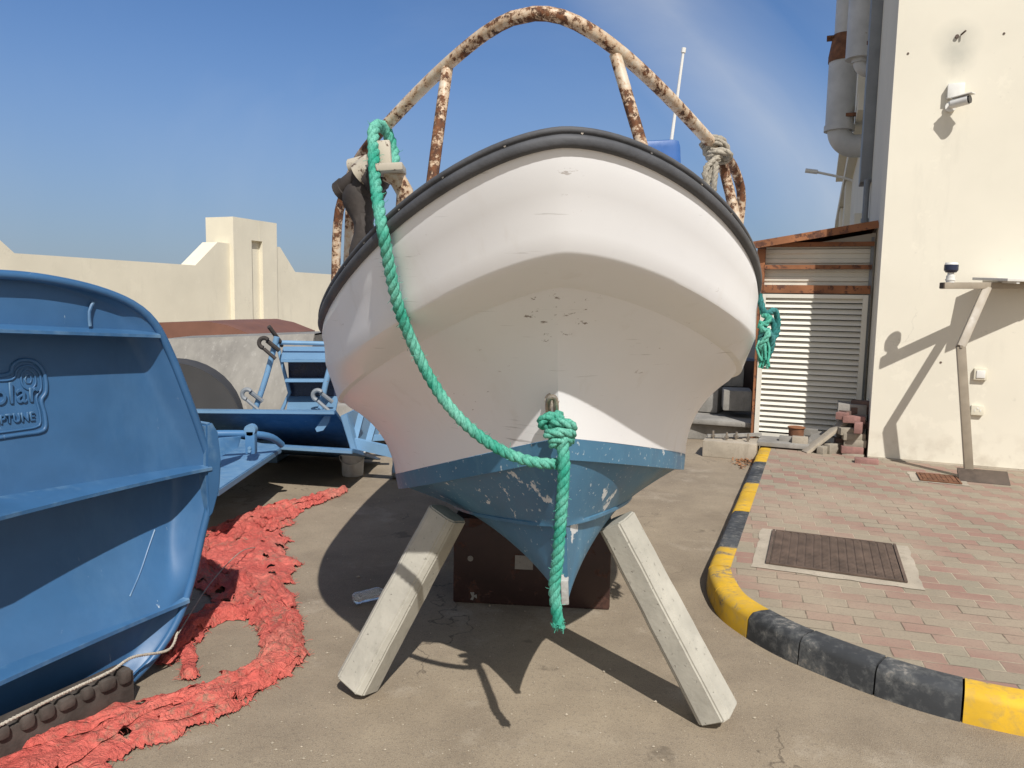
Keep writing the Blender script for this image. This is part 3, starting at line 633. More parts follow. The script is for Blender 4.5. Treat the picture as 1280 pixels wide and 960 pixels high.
# louvred door
dz0, dz1 = .15, zb[2] - .055; de0, de1 = EL + .035, FE - .07
m = MB()
for e in (de0, de1): m.beam(ed(e, SD - .03, dz0 - .03), ed(e, SD - .03, dz1), .05, .05, up=DX)
m.beam(ed(de0 + .026, SD - .03, dz1 - .02), ed(de1 - .026, SD - .03, dz1 - .02), .05, .04); m.beam(ed(de0 + .026, SD - .03, dz0 - .01), ed(de1 - .026, SD - .03, dz0 - .01), .05, .05)
dr = m.build('door', M_LOUVRE, sh)
m = MB(); n = 25
for i in range(n):
    z = dz0 + .03 + (dz1 - .06 - dz0) * (i + .5) / n; hh = (dz1 - dz0) / n
    m.add([ed(de0 + .02, SD - .045, z - hh * .40), ed(de1 - .02, SD - .045, z - hh * .40), ed(de1 - .02, SD - .010, z + hh * .42), ed(de0 + .02, SD - .010, z + hh * .42),
           ed(de0 + .02, SD - .037, z - hh * .40), ed(de1 - .02, SD - .037, z - hh * .40), ed(de1 - .02, SD - .002, z + hh * .42), ed(de0 + .02, SD - .002, z + hh * .42)],
          [(0, 1, 2, 3), (4, 7, 6, 5), (0, 4, 5, 1), (2, 6, 7, 3)])
m.build('louvre_slats', M_LOUVRE, dr, smooth=0)
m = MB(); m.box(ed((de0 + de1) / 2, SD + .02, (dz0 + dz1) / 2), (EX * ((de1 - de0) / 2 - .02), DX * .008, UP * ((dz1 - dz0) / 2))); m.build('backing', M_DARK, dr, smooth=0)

# ------------------------------------------------------------------ boundary wall on the left, with gate pillars
WE = -19.3
def we(px, py): p = on_e(px, py, WE); return p.dot(DX), p.z
yw = empty('boundary_wall', ed(WE, 20, 0), 'long cream boundary wall with stepped shoulders and a tall slotted pillar, at left', 'wall')
WT = 2.56; WTH = 0.66
dA, dB, dC, dD, dE_, dF = 19.74, 20.78, 21.35, 23.66, 24.06, 24.96
poly = [(-6, 0), (70, 0), (70, WT), (dF, WT), (dE_, 3.47), (dD, 3.47), (dC, 3.40), (dB, 3.40), (dA, WT), (13.6, WT), (12.6, 3.4), (12.2, 3.4), (12.2, 4.3), (9.9, 4.3), (9.9, 3.4), (9.5, 3.4), (8.5, WT), (-6, WT)]
m = MB(); m.prism([ed(WE, d, z) for d, z in poly], EX * -WTH); m.build('wall', M_YARDWALL, yw, smooth=0)
PW = WE + 0.18
pil = MB(); zt = 4.32
# pillar with a recessed slot in its right-hand face
def bxx(e0, e1, d0, d1, z0, z1): pil.box(ed((e0 + e1) / 2, (d0 + d1) / 2, (z0 + z1) / 2), (EX * ((e1 - e0) / 2), DX * ((d1 - d0) / 2), UP * ((z1 - z0) / 2)))
sd0, sd1 = 22.27, 22.85
bxx(WE - 1.05, PW - .16, dC + .002, dD - .002, 0, zt - .001)
bxx(PW - .16, PW, dC, sd0, 0, zt); bxx(PW - .16, PW, sd1, dD, 0, zt); bxx(PW - .159, PW - .001, sd0, sd1, 3.58, zt - .002)
pil.build('pillar', M_YARDWALL, yw, smooth=0)
m = MB(); m.box(ed(PW + .002, 22.7, 3.95), (EX * .004, DX * .018, UP * .37)); m.build('groove', M_IVORY, yw, smooth=0)

# ================================================================== THE BOAT
PSI, HEEL = radians(2.0), radians(4.5)
BO = Vector((0.183, 2.36, 0.603)); BA = Vector((-sin(PSI), cos(PSI), 0)); _bb = Vector((BA.y, -BA.x, 0))
BB = _bb * cos(HEEL) + UP * sin(HEEL); BU = UP * cos(HEEL) - _bb * sin(HEEL)
def bt(s, w, z): return BO + BA * s + BB * w + BU * z
SEND = 3.9; NTH, NEX = 40, 14
TRIM = -0.075
def curve(L, W, n, z0, z1, z2, s0, dw=0, ds=0, dz=0):
    out = []
    for i in range(NTH + 1):
        th = pi / 2 * (i / NTH) ** 1.15; q = sin(th); u = 1 - math.sqrt(max(0, 1 - q ** n)); out.append((s0 + u * L + ds, max(0, W * q + dw * min(1, q * 4)), z0 + z1 * u + z2 * u * u + dz))
    sl = (z1 + 2 * z2) / L; zl = out[-1][2]; s1 = s0 + L + ds
    for j in range(1, NEX + 1):
        t = (SEND - s1) * (j / NEX) ** 1.3; z = zl + sl * .25 * (1 - math.exp(-t / .25)) + TRIM * t
        out.append((s1 + t, W + dw - W * .035 * t * t, z))
    return out
GT = curve(1.65, .864, 1.72, 1.334, -.92, .49, -.62)
GB = curve(1.65, .864, 1.72, 1.334, -.92, .49, -.62, dw=-.006, ds=.012, dz=-.039)
KN_ = curve(1.465, .858, 1.55, 1.056, -.842, .60, -.52)
CC = curve(1.35, .835, 1.40, .993, -.703, .27, -.385)
BC = curve(1.30, .655, 1.1, .551, -.468, .107, -.14)
SC_ = curve(1.2, .40, 1.05, .253, -.193, -.02, -.055)
def lerp(a, b, t): return tuple(x + (y - x) * t for x, y in zip(a, b))
def bez(a, c, b, t): return lerp(lerp(a, c, t), lerp(c, b, t), t)
NS = len(GT)
def smooth01(t): t = max(0, min(1, t)); return t * t * (3 - 2 * t)
keel = []
for i in range(NS):
    if i <= NTH:
        u = i / NTH
        if u < .20: t = u / .20; keel.append((-.06 + .06 * t, .011, .22 * (1 - t)))
        else: t = (u - .20) / .80; s = 1.25 * t ** 2.4; keel.append((s, .011 + .02 * t, TRIM * s - .012 * t))
    else:
        j = i - NTH; s = 1.25 + (SEND - 1.25) * (j / NEX) ** 1.3; keel.append((s, .031, TRIM * s - .012))
upper, lower = [], []
for i in range(NS):
    G, K, Cc, B = GB[i], KN_[i], CC[i], BC[i]; q = sin(pi / 2 * min(1, i / NTH))
    sec = []
    k0 = lerp(G, K, .93); k1 = lerp(K, Cc, .62); c0 = lerp(K, Cc, .95); cmid = lerp(Cc, B, .5)
    # concave flare below the crease
    hq = smooth01(q * 1.5); ctl = (cmid[0] + .085 - .05 * hq, max(.0, cmid[1] - .085 * hq), cmid[2] + .10 - .04 * hq)
    for t in (0, .2, .4, .6, .8): p = lerp(G, k0, t); g_ = math.exp(-((t - .2) / .16) ** 2) if t > 0 else .25; sec.append((p[0] - .007 * g_, p[1] + .006 * q * g_, p[2]))
    for t in (0, .2, .4, .6, .8, 1): sec.append(bez(k0, K, k1, t))
    sec.append(Cc); c1 = bez(Cc, ctl, B, .02); sec.append((c1[0] + .012, max(0, c1[1] - .010 * q), c1[2] + .001))
    for t in (.1, .2, .3, .4, .5, .6, .7, .8, .9, 1): sec.append(bez(Cc, ctl, B, t))
    upper.append(sec)
    st = smooth01(q * 1.6); S = SC_[i]
    B0 = (B[0] + .002, B[1] + .002 * q, B[2] - .002)
    B1 = (B[0] + .006, max(.011, B[1] - .006 * st), B[2] - .068); B2 = (B[0] + .012, max(.011, B[1] - .045 * st), B[2] - .062 - .004 * st)
    kl = keel[i]; S = (S[0], max(.0112, S[1]), min(S[2], B2[2] - .004))
    kl = (kl[0], kl[1], min(kl[2], S[2] - .004))
    s2 = [B0, lerp(B0, B1, .5), B1, lerp(B1, B2, .5), B2]
    for t in (.15, .3, .45, .6, .75, .9): p = lerp(B2, S, t); s2.append((p[0], p[1] + .001 * q * sin(pi * t), p[2]))
    o_ = .020 * smooth01(q * 3)
    s2 += [lerp(B2, S, .96), (S[0], S[1] + o_ * .4, S[2] + o_ * .2), (S[0], S[1] + o_ * .35, S[2] - o_ * .35), (S[0] + .004, max(.0112, S[1] - o_ * .9), S[2] - o_ * .45)]
    p0_ = s2[-1]
    for t in (.2, .4, .6, .8, .93, 1): p = lerp(p0_, kl, t); s2.append((p[0], max(.011, p[1] - .008 * q * sin(pi * t)), p[2]))
    lower.append(s2)
boat = empty('fishing_boat', (BO.x, BO.y, 0.45), 'white open boat with blue bottom and rusty bow rail, propped up bow-first on the yard', 'boat')
def loft(secs, name, mat, parent, smooth=40):
    m = MB()
    for side in (1, -1): m.grid([[bt(s, w * side, z) for s, w, z in sec] for sec in secs])
    # stern plate
    last = secs[-1]; nn = len(last)
    o = len(m.v); m.v += [bt(s, w, z) for s, w, z in last] + [bt(s, -w, z) for s, w, z in last][::-1]; m.f.append(tuple(range(o, o + 2 * nn))); m.m.append(0)
    return m, m.build(name, mat, parent, smooth=smooth, weld=True)
_, hull = loft(upper, 'hull', M_GEL, boat, 19)
mlow = MB()
for side in (1, -1): mlow.grid([[bt(s, w * side, z) for s, w, z in sec] for sec in lower])
mlow.grid([[bt(sec[-1][0], sec[-1][1], sec[-1][2]), bt(sec[-1][0], -sec[-1][1], sec[-1][2])] for sec in lower])
last = lower[-1]; nn = len(last); o = len(mlow.v); mlow.v += [bt(s, w, z) for s, w, z in last] + [bt(s, -w, z) for s, w, z in last][::-1]; mlow.f.append(tuple(range(o, o + 2 * nn))); mlow.m.append(0)
# worn stem foot, bare of paint
f0 = bt(-.006, 0, .0); 
bottom = mlow.build('bottom', M_ANTIF, boat, smooth=40, weld=True)
ft = MB(); ft.box(bt(-.001, 0, .022), (BB * .0122, BA * .011, (BU * .98 - BA * .2).normalized() * .045), bev=.004); ft.build('stem_foot', M_WORN, boat)
# rubbing strake of two-lobed rubber, all round the gunwale
path, fr_ = [], []
full = [(s, -w, z) for s, w, z in GT[::-1]] + GT[1:]
fullb = [(s, -w, z) for s, w, z in GB[::-1]] + GB[1:]
mid = [(bt(*a) + bt(*b)) / 2 for a, b in zip(full, fullb)]
for i, p in enumerate(mid):
    t = (mid[min(i + 1, len(mid) - 1)] - mid[max(i - 1, 0)]).normalized(); upv = (bt(*full[i]) - bt(*fullb[i])).normalized()
    N = t.cross(BU); N = (N - t * N.dot(t)).normalized()
    if N.dot(p - bt(1.5, 0, .8)) < 0: N = -N
    fr_.append((t, N, (t.cross(N) if t.cross(N).dot(BU) > 0 else -t.cross(N)).normalized()))
pr = [(-.012, -.038), (.006, -.040), (.022, -.034), (.031, -.020), (.033, -.006), (.029, .006), (.020, .012), (.013, .015), (.013, .019), (.020, .022), (.026, .029), (.025, .039), (.016, .047), (.0, .049), (-.03, .047), (-.03, -.01)]
pr = [(a * .44, b * .53) for a, b in pr]
m = MB(); m.sweep(mid, pr, 0, fr=fr_); m.build('rubbing_strake', M_RUBBER, boat, smooth=50)
acc = 0; strake = bpy.data.objects['rubbing_strake']
for i in range(1, len(mid)):
    acc += (mid[i] - mid[i - 1]).length
    if acc > .16:
        acc = 0; t, N, B = fr_[i]; p = mid[i] + N * .004 + B * .011; m = MB(); m.rod(p, p + N * .005, .003, 8); m.build('screw', M_STEEL, strake)
# foredeck
m = MB(); m.grid([[bt(s, (w - .02) * q, z - .03 + .01 * (1 - q * q)) for q in (-1, -.75, -.5, -.25, 0, .25, .5, .75, 1)] for s, w, z in [(max(a[0], -.58), max(a[1], .02), a[2]) for a in GT[:NTH + 6]]])
m.build('foredeck', M_GEL, boat)
# bow rail of rusty pipe
RP = [(480, 160, 2.24), (520, 118, 2.15), (562, 78, 2.06), (606, 42, 1.98), (640, 23, 1.93), (668, 17, 1.91), (702, 21, 1.90), (742, 41, 1.92), (790, 78, 1.98), (840, 126, 2.08), (892, 182, 2.28)]
RPt = [at(*p) for p in RP]
rail = MB(); rail.tube(catmull(RPt, .03), .0172, 14); ro = rail.build('bow_rail', M_RUSTPIPE, boat, smooth=60)
def pipe(pts, r, mat, name, par, step=.03): m = MB(); m.tube(catmull([at(*p) for p in pts], step), r, 12); return m.build(name, mat, par, smooth=60)
pipe([(559, 86, 2.065), (550, 150, 2.02), (537, 252, 1.97)], .0152, M_RUSTPIPE2, 'rail_post', ro)
pipe([(769, 68, 1.955), (787, 130, 1.93), (812, 215, 1.90)], .0152, M_RUSTPIPE, 'rail_post', ro)
pipe([(890, 180, 2.27), (897, 187, 2.30), (903, 205, 2.31), (912, 240, 2.30), (922, 284, 2.28)], .0152, M_RUSTPIPE, 'rail_post', ro)
pipe([(892, 182, 2.28), (903, 192, 2.38), (916, 208, 2.52), (926, 236, 2.60), (926, 262, 2.62), (922, 292, 2.62)], .0152, M_RUSTPIPE2, 'side_rail', ro)
pipe([(480, 160, 2.24), (462, 180, 2.34), (445, 205, 2.44), (430, 243, 2.52), (422, 280, 2.56), (419, 372, 2.58)], .0152, M_RUSTPIPE2, 'side_rail', ro)
pipe([(438, 240, 2.42), (437, 280, 2.42), (434, 362, 2.42)], .0152, M_RUSTPIPE, 'rail_post', ro)
# anchor roller bracket on the left of the bow
ab = MB(); ab.box(at(481, 197, 2.14), (BB * .018, BU * .045, BA * .012), bev=.004)
ab.box(at(489, 212, 2.12), (BB * .036, BU * .010, BA * .05), bev=.003)
abo = ab.build('anchor_bracket', M_DIRTY, boat)
m = MB(); m.tube(catmull([at(484, 216, 2.14), at(497, 224, 2.14), at(506, 240, 2.14), at(505, 262, 2.16)], .02), .024, 12); m.build('bracket_leg', M_RUSTPIPE, abo, smooth=60)
m = MB(); m.rod(at(428, 238, 2.31), at(458, 214, 2.26), .030, 16); m.rod(at(426, 240, 2.31), at(432, 235, 2.30), .034, 16); m.build('roller', M_BLACKRUB, abo)
m = MB(); m.rod(at(450, 219, 2.24), at(461, 210, 2.23), .036, 16); m.rod(at(438, 208, 2.28), at(462, 202, 2.26), .022, 12); m.beam(at(440, 244, 2.28), at(468, 222, 2.21), .02, .02); m.build('roller_cheek', M_DIRTY, abo)
m = MB(); m.blob(at(458, 240, 2.26), .050, sc=(1.1, .8, 1)); m.tube(catmull([at(448, 235, 2.28), at(452, 262, 2.26), at(456, 290, 2.24), at(459, 330, 2.26)], .02), lambda t: .040 + .012 * sin(9 * t), 10); m.blob(at(470, 225, 2.21), .04); m.build('chafing_sleeve', M_BLACKRUB, abo)
# console and aerial
cs = MB(); c0, c1 = at(640, 190, 3.55), at(838, 190, 3.55); cw = (c1 - c0).length / 2; cm_ = (c0 + c1) / 2
cs.box(cm_ - BU * .30, (BB * cw, BA * .22, BU * .30), bev=.035); con = cs.build('console', M_CONSOLE, boat)
m = MB(); m.rod(at(838, 192, 3.52), at(838, 184, 3.52), .02, 10); m.rod(at(838, 184, 3.52), at(854, 66, 3.52), .008, 8, r2=.006); m.rod(at(854, 66, 3.52), at(855, 60, 3.52), .010, 8); m.build('aerial', M_WHITE, con)
# small coil of rope lashed on the deck edge
# U bolt bow eye
eye = MB(); ec = at(689, 508, 2.185)
eye.tube(catmull([at(686, 522, 2.22), at(685, 508, 2.17), at(686, 499, 2.15), at(690, 496, 2.145), at(694, 499, 2.15), at(695, 510, 2.16), at(694, 528, 2.20)], .006), .0085, 10)
eye.rod(at(690, 500, 2.24), at(690, 500, 2.20), .022, 14); eye.rod(at(691, 524, 2.24), at(691, 524, 2.195), .022, 14)
eye.build('bow_eye', M_STEEL, boat)

# ------------------------------------------------------------------ ropes on the boat
kc = at(697, 540, 2.125)
kx, ky, kz = Vector((1, 0, 0)), Vector((0, 1, 0)), UP
rp = MB()
sweepP = [at(494, 212, 2.20), at(492, 190, 2.235), at(484, 166, 2.23), at(474, 156, 2.20), at(467, 163, 2.16), at(467, 190, 2.12), at(469, 225, 2.07), at(474, 262, 2.01), at(479, 290, 1.985), at(486, 330, 2.01), at(497, 380, 2.05), at(514, 425, 2.09), at(536, 470, 2.11), at(564, 511, 2.11), at(598, 544, 2.11), at(635, 567, 2.11), at(670, 578, 2.11), at(698, 580, 2.12)]
rp.rope(sweepP, .0168, pitch=.078)
rp.rope([kc + Vector((.012, .0, .02)), kc + Vector((.016, -.028, 0)), kc + Vector((.014, -.03, -.04)), at(705, 580, 2.085), at(703, 620, 2.085), at(700, 660, 2.09), at(697, 700, 2.095), at(693, 735, 2.10), at(696, 765, 2.10), at(699, 779, 2.10)], .0182, pitch=.084)
rp.rope([at(699, 779, 2.10), at(698, 783, 2.10)], .020, pitch=.2)
random.seed(77)
for P_ in (catmull(sweepP, .02), catmull([at(705, 580, 2.085), at(703, 620, 2.085), at(700, 660, 2.09), at(697, 700, 2.095), at(693, 735, 2.10), at(696, 765, 2.10), at(699, 779, 2.10)], .02)):
    for c in P_:
        for _ in range(4):
            u = Vector((random.gauss(0, 1), random.gauss(0, 1), random.gauss(0, 1))).normalized(); a_ = c + u * .0155; t_ = Vector((random.gauss(0, 1), random.gauss(0, 1), random.gauss(0, 1))).normalized(); b_ = a_ + u * random.uniform(.003, .010) + t_ * random.uniform(.004, .012); rp.tube([a_, (a_ + b_) / 2 + u * .003, b_], .0006, 3)
for _ in range(40):
    a_ = at(699, 778, 2.10) + Vector((random.gauss(0, .008), random.gauss(0, .008), 0)); rp.tube([a_, a_ + Vector((random.gauss(0, .006), random.gauss(0, .006), -random.uniform(.01, .028)))], .0012, 4)
ropeo = thing(rp, 'mooring_rope', M_ROPE, 'thick green twisted rope swagging from the bow rail to the bow eye, its end dangling', 'rope', kc, smooth=80)
kn = MB()
random.seed(5)
def loop(c, rx, rz, tilt, yaw, n=14, R=.0140):
    pts = []
    for i in range(n):
        a = 2 * pi * i / n; v = Vector((rx * cos(a), 0, rz * sin(a)))
        v = Matrix.Rotation(yaw, 3, 'Z') @ (Matrix.Rotation(tilt, 3, 'X') @ v); pts.append(c + v)
    kn.rope(pts, R, pitch=.085, closed=True, step=.008)
loop(kc + Vector((-.020, -.004, .030)), .029, .019, .5, .3)
loop(kc + Vector((.012, -.018, .022)), .032, .018, .9, -.4)
loop(kc + Vector((.004, -.030, .000)), .036, .015, 1.1, .2)
loop(kc + Vector((.010, -.022, -.024)), .030, .016, .9, .5)
loop(kc + Vector((-.004, .012, .020)), .025, .030, .2, 1.3)
kn.build('knot', M_ROPE, ropeo, smooth=80)
# grey line hitched to the right end of the bow rail
gr = MB(); hc = at(897, 188, 2.28)
random.seed(9)
kn = gr
for j in range(5): loop(hc + Vector((.004 * j - .014, -.004 * j, -.010 * j + .018)), .030, .026, random.uniform(.7, 1.5), random.uniform(-.8, .8), R=.0105)
gr.rope([hc + Vector((-.01, -.03, -.02)), at(889, 215, 2.23), at(884, 232, 2.22), at(885, 246, 2.22), at(889, 251, 2.22), at(891, 243, 2.21), at(893, 225, 2.21), at(895, 205, 2.23)], .0105, pitch=.05)
gr.rope([hc + Vector((.00, -.03, -.02)), at(883, 210, 2.22), at(882, 225, 2.22), at(886, 240, 2.23), at(889, 256, 2.23), at(891, 262, 2.24)], .0105, pitch=.05)
thing(gr, 'hitched_line', M_ROPE_GR, 'weathered grey line hitched round the right end of the rusty bow rail', 'rope', hc, smooth=80)
# hank of teal and green rope hung over the right side
hk = MB(); random.seed(12)
P = [(949, 368, 2.72), (953, 385, 2.72), (958, 392, 2.72), (968, 388, 2.75), (972, 400, 2.76), (970, 418, 2.76), (960, 428, 2.74), (952, 420, 2.72), (955, 405, 2.72), (964, 400, 2.74), (968, 412, 2.74), (962, 430, 2.73), (954, 440, 2.72), (950, 425, 2.72), (956, 412, 2.7), (965, 420, 2.7), (964, 436, 2.71), (956, 452, 2.72)]
hk.rope([at(*p) for p in P], .012, pitch=.06)
hk.rope([at(946, 372, 2.80), at(951, 378, 2.74), at(955, 394, 2.72), at(962, 396, 2.7), at(958, 405, 2.7), at(950, 404, 2.7), at(953, 412, 2.7), at(961, 414, 2.69), at(957, 424, 2.69), at(950, 433, 2.7), at(957, 442, 2.7)], .012, pitch=.06, m=1)
for j in range(26):
    a = at(950 + random.uniform(0, 12), 415 + random.uniform(-8, 8), 2.72); b_ = at(950 + random.uniform(-2, 12), 448 + random.uniform(0, 14), 2.72 + random.uniform(-.05, .05)); mm = (a + b_) / 2 + Vector((random.uniform(-.02, .02), random.uniform(-.03, .03), 0)); hk.tube(catmull([a, mm, b_], .02), .005, 5, m=1)
thing(hk, 'rope_hank', [M_ROPE_DK, M_ROPE], 'tangled hank of teal and green rope hung over the right side of the white hull', 'rope', at(958, 415, 2.72), smooth=80)

# ------------------------------------------------------------------ what the boat rests on
def prop_post(base, top, w, label, roll=0.0):
    t = (top - base).normalized(); side = t.cross(Vector((0, 1, 0))).normalized(); fw = side.cross(t)
    a = side * cos(roll) + fw * sin(roll); b_ = fw * cos(roll) - side * sin(roll)
    ch = w * .16; h = w / 2; pr = [(-h + ch, -h), (h - ch, -h), (h, -h + ch), (h, h - ch), (h - ch, h), (-h + ch, h), (-h, h - ch), (-h, -h + ch)]
    m = MB(); n = 14; o_pts = []
    for i in range(n + 1):
        c = base + (top - base) * i / n; tp = 1 - .10 * i / n
        o_pts.append([c + a * (x * tp + .002 * noise.noise(Vector((i, x * 9, y * 9)))) + b_ * (y * tp) for x, y in pr])
    k = len(pr)
    for r in o_pts: m.v += r
    for i in range(n):
        for q in range(k): m.f.append((i * k + q, i * k + (q + 1) % k, (i + 1) * k + (q + 1) % k, (i + 1) * k + q)); m.m.append(0)
    m.f.append(tuple(range(k))); m.f.append(tuple(n * k + q for q in range(k))); m.m += [0, 0]
    return thing(m, 'concrete_prop', M_CONC, label, 'prop', base, group='concrete props under the boat', smooth=20, bevel=.006)
prop_post(ground(440, 874) + Vector((0.01, .05, .04)), at(560, 641, 2.88), .146, 'leaning grey concrete post under the left side of the hull, beside the red tarpaulin', .5)
prop_post(ground(903, 911) + Vector((-.01, .03, .04)), at(770, 650, 2.79), .138, 'leaning pale concrete post under the right side of the hull, near the kerb', .55)
bxc = (ground(565, 756) + ground(762, 762)) / 2
bx_ = MB(); bl0, br0 = ground(566, 753), ground(762, 763); ax = (br0 - bl0); wx = ax.length / 2; ax.normalize(); ay = UP.cross(ax)
bx_.box((bl0 + br0) / 2 + ay * .25 + UP * .225, (ax * wx, ay * .25, UP * .225), bev=.012)
bxo = thing(bx_, 'steel_box', M_BOX, 'dark brown sheet steel box under the keel', 'box', (bl0 + br0) / 2, smooth=40)
m = MB(); c = on_plane(655, 703, bl0, ay); m.box(c - ay * .002, (ax * .046, ay * .001, UP * .036)); m.build('paint_patch', M_CONC_GR, bxo, smooth=0)
m = MB(); c = on_plane(588, 698, bl0, ay); m.rod(c, c - ay * .003, .015, 12); m.build('round_sticker', M_CONC_GR, bxo, smooth=0)
m = MB(); o_ = 0; c = on_plane(592, 745, bl0, ay)
_v = [c - ay * .002 + ax * x_ + UP * z_ for x_, z_ in ((-.018, .02), (.004, .022), (.002, .006), (.016, .01), (.018, -.012), (.004, -.004), (-.002, -.022), (-.018, -.018), (-.008, -.002))]
m.prism(_v, -ay * .001)
m.build('paint_mark', M_CONC_GR, bxo, smooth=0)

# ================================================================== LEFT SIDE
# large blue moulded hull: a ribbed face looking towards the boat
NP0 = ground(165, 858); _fa = Vector((.45, .66, 0)).normalized(); FN = Vector((_fa.y, -_fa.x, 0))      # face direction and outward normal
def fp(x, y, out=0.0): return on_plane(x, y, NP0, FN) + FN * out
pb = empty('blue_pontoon', fp(60, 880), 'large blue ribbed plastic pontoon with raised lettering, leaning at the left edge', 'pontoon')
outline = [(-260, 352), (-120, 340), (0, 343), (60, 349), (120, 362), (165, 380), (192, 403), (212, 440), (232, 490), (250, 540), (262, 580), (263, 620), (252, 670), (238, 730), (222, 775), (195, 818), (165, 850), (140, 872), (60, 905), (-60, 940), (-260, 960)]
OL = catmull([fp(x, y) for x, y in outline], .03); OL += [OL[-1] + (OL[0] - OL[-1]) * (q / 30) for q in range(1, 31)]
m = MB()
# back shell: outline swept inwards as a rounded body
cen = fp(40, 600)
rows = []
for k_, (dep, sc_) in enumerate(((0.0, 1.0), (.03, 1.012), (.08, 1.015), (.5, .99), (1.0, .93), (1.25, .8))):
    rows.append([cen + (p - cen) * sc_ - FN * dep for p in OL])
m.grid(rows)
o = len(m.v); m.v += [p for p in rows[-1]]; m.f.append(tuple(range(o, o + len(rows[-1])))); m.m.append(0)
# front face, dished between the ribs: grid between the outline and its interior
def facez(x, y):
    """how far the face stands out at picture-free face coordinates u (along) v (height)"""
    return 0
U0 = fp(0, 600); 
def uv(p): return (p - NP0).dot(_fa), p.z
poly2 = [uv(p) for p in OL]
umin = min(p[0] for p in poly2)
def right_edge(v):
    xs = []
    for (u1, v1), (u2, v2) in zip(poly2[:-1], poly2[1:]):
        if (v1 - v) * (v2 - v) <= 0 and v1 != v2: xs.append(u1 + (u2 - u1) * (v - v1) / (v2 - v1))
    return max(xs) if xs else umin
# rib lines in face coordinates (left end, right end): height, standing out
ribs = [((0, 413), (200, 420)), ((0, 632), (264, 584)), ((0, 838), (236, 748))]
rl = []
for a_, b_ in ribs:
    pa, pb_ = uv(fp(*a_)), uv(fp(*b_)); rl.append((pa, pb_))
def rib_v(k, u): (u1, v1), (u2, v2) = rl[k]; return v1 + (v2 - v1) * (u - u1) / (u2 - u1)
def prof_out(u, v):
    r = right_edge(v); edge = smooth01((r - u) / .10)
    d = -.055 * edge
    # below a rib the face is set back, swelling out again down to the next rib
    t0, t1, t2 = rib_v(0, u), rib_v(1, u), rib_v(2, u)
    if v > t0: d += .02 * edge
    elif v > t1: s = (t0 - v) / (t0 - t1); d += edge * (-.035 + .075 * s ** 1.5)
    elif v > t2: s = (t1 - v) / (t1 - t2); d += edge * (-.075 + .16 * s ** 2.2)
    else: d += edge * (-.0)
    return d
m2 = MB(); NV, NU = 130, 60
vtop = max(p[1] for p in poly2); 
def top_v(u):
    best = None
    for (u1, v1), (u2, v2) in zip(poly2[:-1], poly2[1:]):
        if (u1 - u) * (u2 - u) <= 0 and u1 != u2:
            v = v1 + (v2 - v1) * (u - u1) / (u2 - u1); best = v if best is None else max(best, v)
    return best
rows = []
for i in range(NV + 1):
    v = .001 + (vtop - .004) * i / NV; r = right_edge(v) - .002; row = []
    # the left end stops at the outline's own left edge
    for j in range(NU + 1):
        u = umin + (r - umin) * (1 - (1 - j / NU) ** 1.6); row.append(NP0 * 1 + _fa * u + UP * (v - NP0.z) + FN * prof_out(u, v))
    rows.append(row)
face = MB(); face.grid(rows)
m.build('body', M_BLUE, pb, smooth=50)
face.build('front_face', M_BLUE, pb, smooth=35)
# rolled rim
m = MB(); m.tube([p - FN * .0 for p in OL], .016, 10); m.build('rim', M_BLUE, pb, smooth=60)
# ribs: shelves that stand out, deeper towards the left
for k_, (depth_r, depth_l, th) in enumerate(((.025, .045, .016), (.025, .20, .018), (.025, .12, .022))):
    (u1, v1), (u2, v2) = rl[k_]; mm = MB(); n = 24; sec = []
    for i in range(n + 1):
        u = umin + (u2 - .012 - umin) * i / n; vv = rib_v(k_, u); dd = depth_r + (depth_l - depth_r) * (1 - min(1, max(0, (u - u1 + .2) / (u2 - u1 + .2)))) ** 1.5; base = NP0 + _fa * u + UP * (vv - NP0.z)
        sec.append([base + FN * -.11 + UP * (th + .02), base + FN * (dd - .012) + UP * (th * .55), base + FN * dd + UP * (th * .3), base + FN * dd - UP * (th * .4), base + FN * (dd - .01) - UP * (th * .6), base + FN * -.11 - UP * (th * .6)])
    mm.grid([s + [s[0]] for s in sec]); mm.f.append(tuple(len(mm.v) - 1 - q for q in range(6))); mm.m.append(0)
    mm.build('rib', M_BLUE, pb, smooth=40)
# hinge ear on the right edge
m = MB(); ear = [fp(x, y, .02) for x, y in ((254, 530), (262, 527), (270, 540), (274, 575), (272, 610), (264, 640), (257, 650), (255, 600))]; m.prism(ear, FN * -.12); m.build('hinge_ear', M_BLUE, pb, bevel=.008)
# raised badge frame and lettering
bz = -.035
def onface(x, y, add=0.0):
    p = fp(x, y); u, v = uv(p); return p + FN * (prof_out(u, v) + add)
# faint moulded ridges
m = MB(); m.tube(catmull([fp(121, 378, -.025), fp(115, 390, -.02), fp(116, 408, -.02)], .02), .006, 6); m.build('moulded_ridge', M_BLUE, pb)
m = MB(); m.tube(catmull([onface(211, 668), onface(200, 690), onface(184, 720), onface(166, 747)], .02), .0035, 6); m.build('moulded_ridge', M_BLUE, pb)
m = MB()
def line(pts, r, closed=False, add=.002): m.tube(catmull([onface(x, y, add) for x, y in pts], .008, closed), r, 8, closed=closed)
line([(-60, 470), (0, 472), (24, 469), (30, 458), (40, 452), (55, 453), (66, 463), (70, 478), (69, 493), (63, 503), (66, 520), (66, 536), (58, 542), (30, 546), (-60, 560)], .0075)
line([(-60, 476), (0, 478), (28, 476), (35, 464), (44, 459), (54, 460), (62, 468), (64, 480), (63, 490), (57, 499), (60, 518), (60, 531), (54, 536), (30, 540), (-60, 552)], .004)
line([(48, 463), (56, 470), (57, 482), (50, 489), (42, 486), (39, 476), (42, 467)], .0035, True)
line([(49, 470), (52, 475), (50, 481), (46, 481), (44, 476), (46, 471)], .003, True)
m.build('badge_frame', M_BLUE, pb, smooth=60)
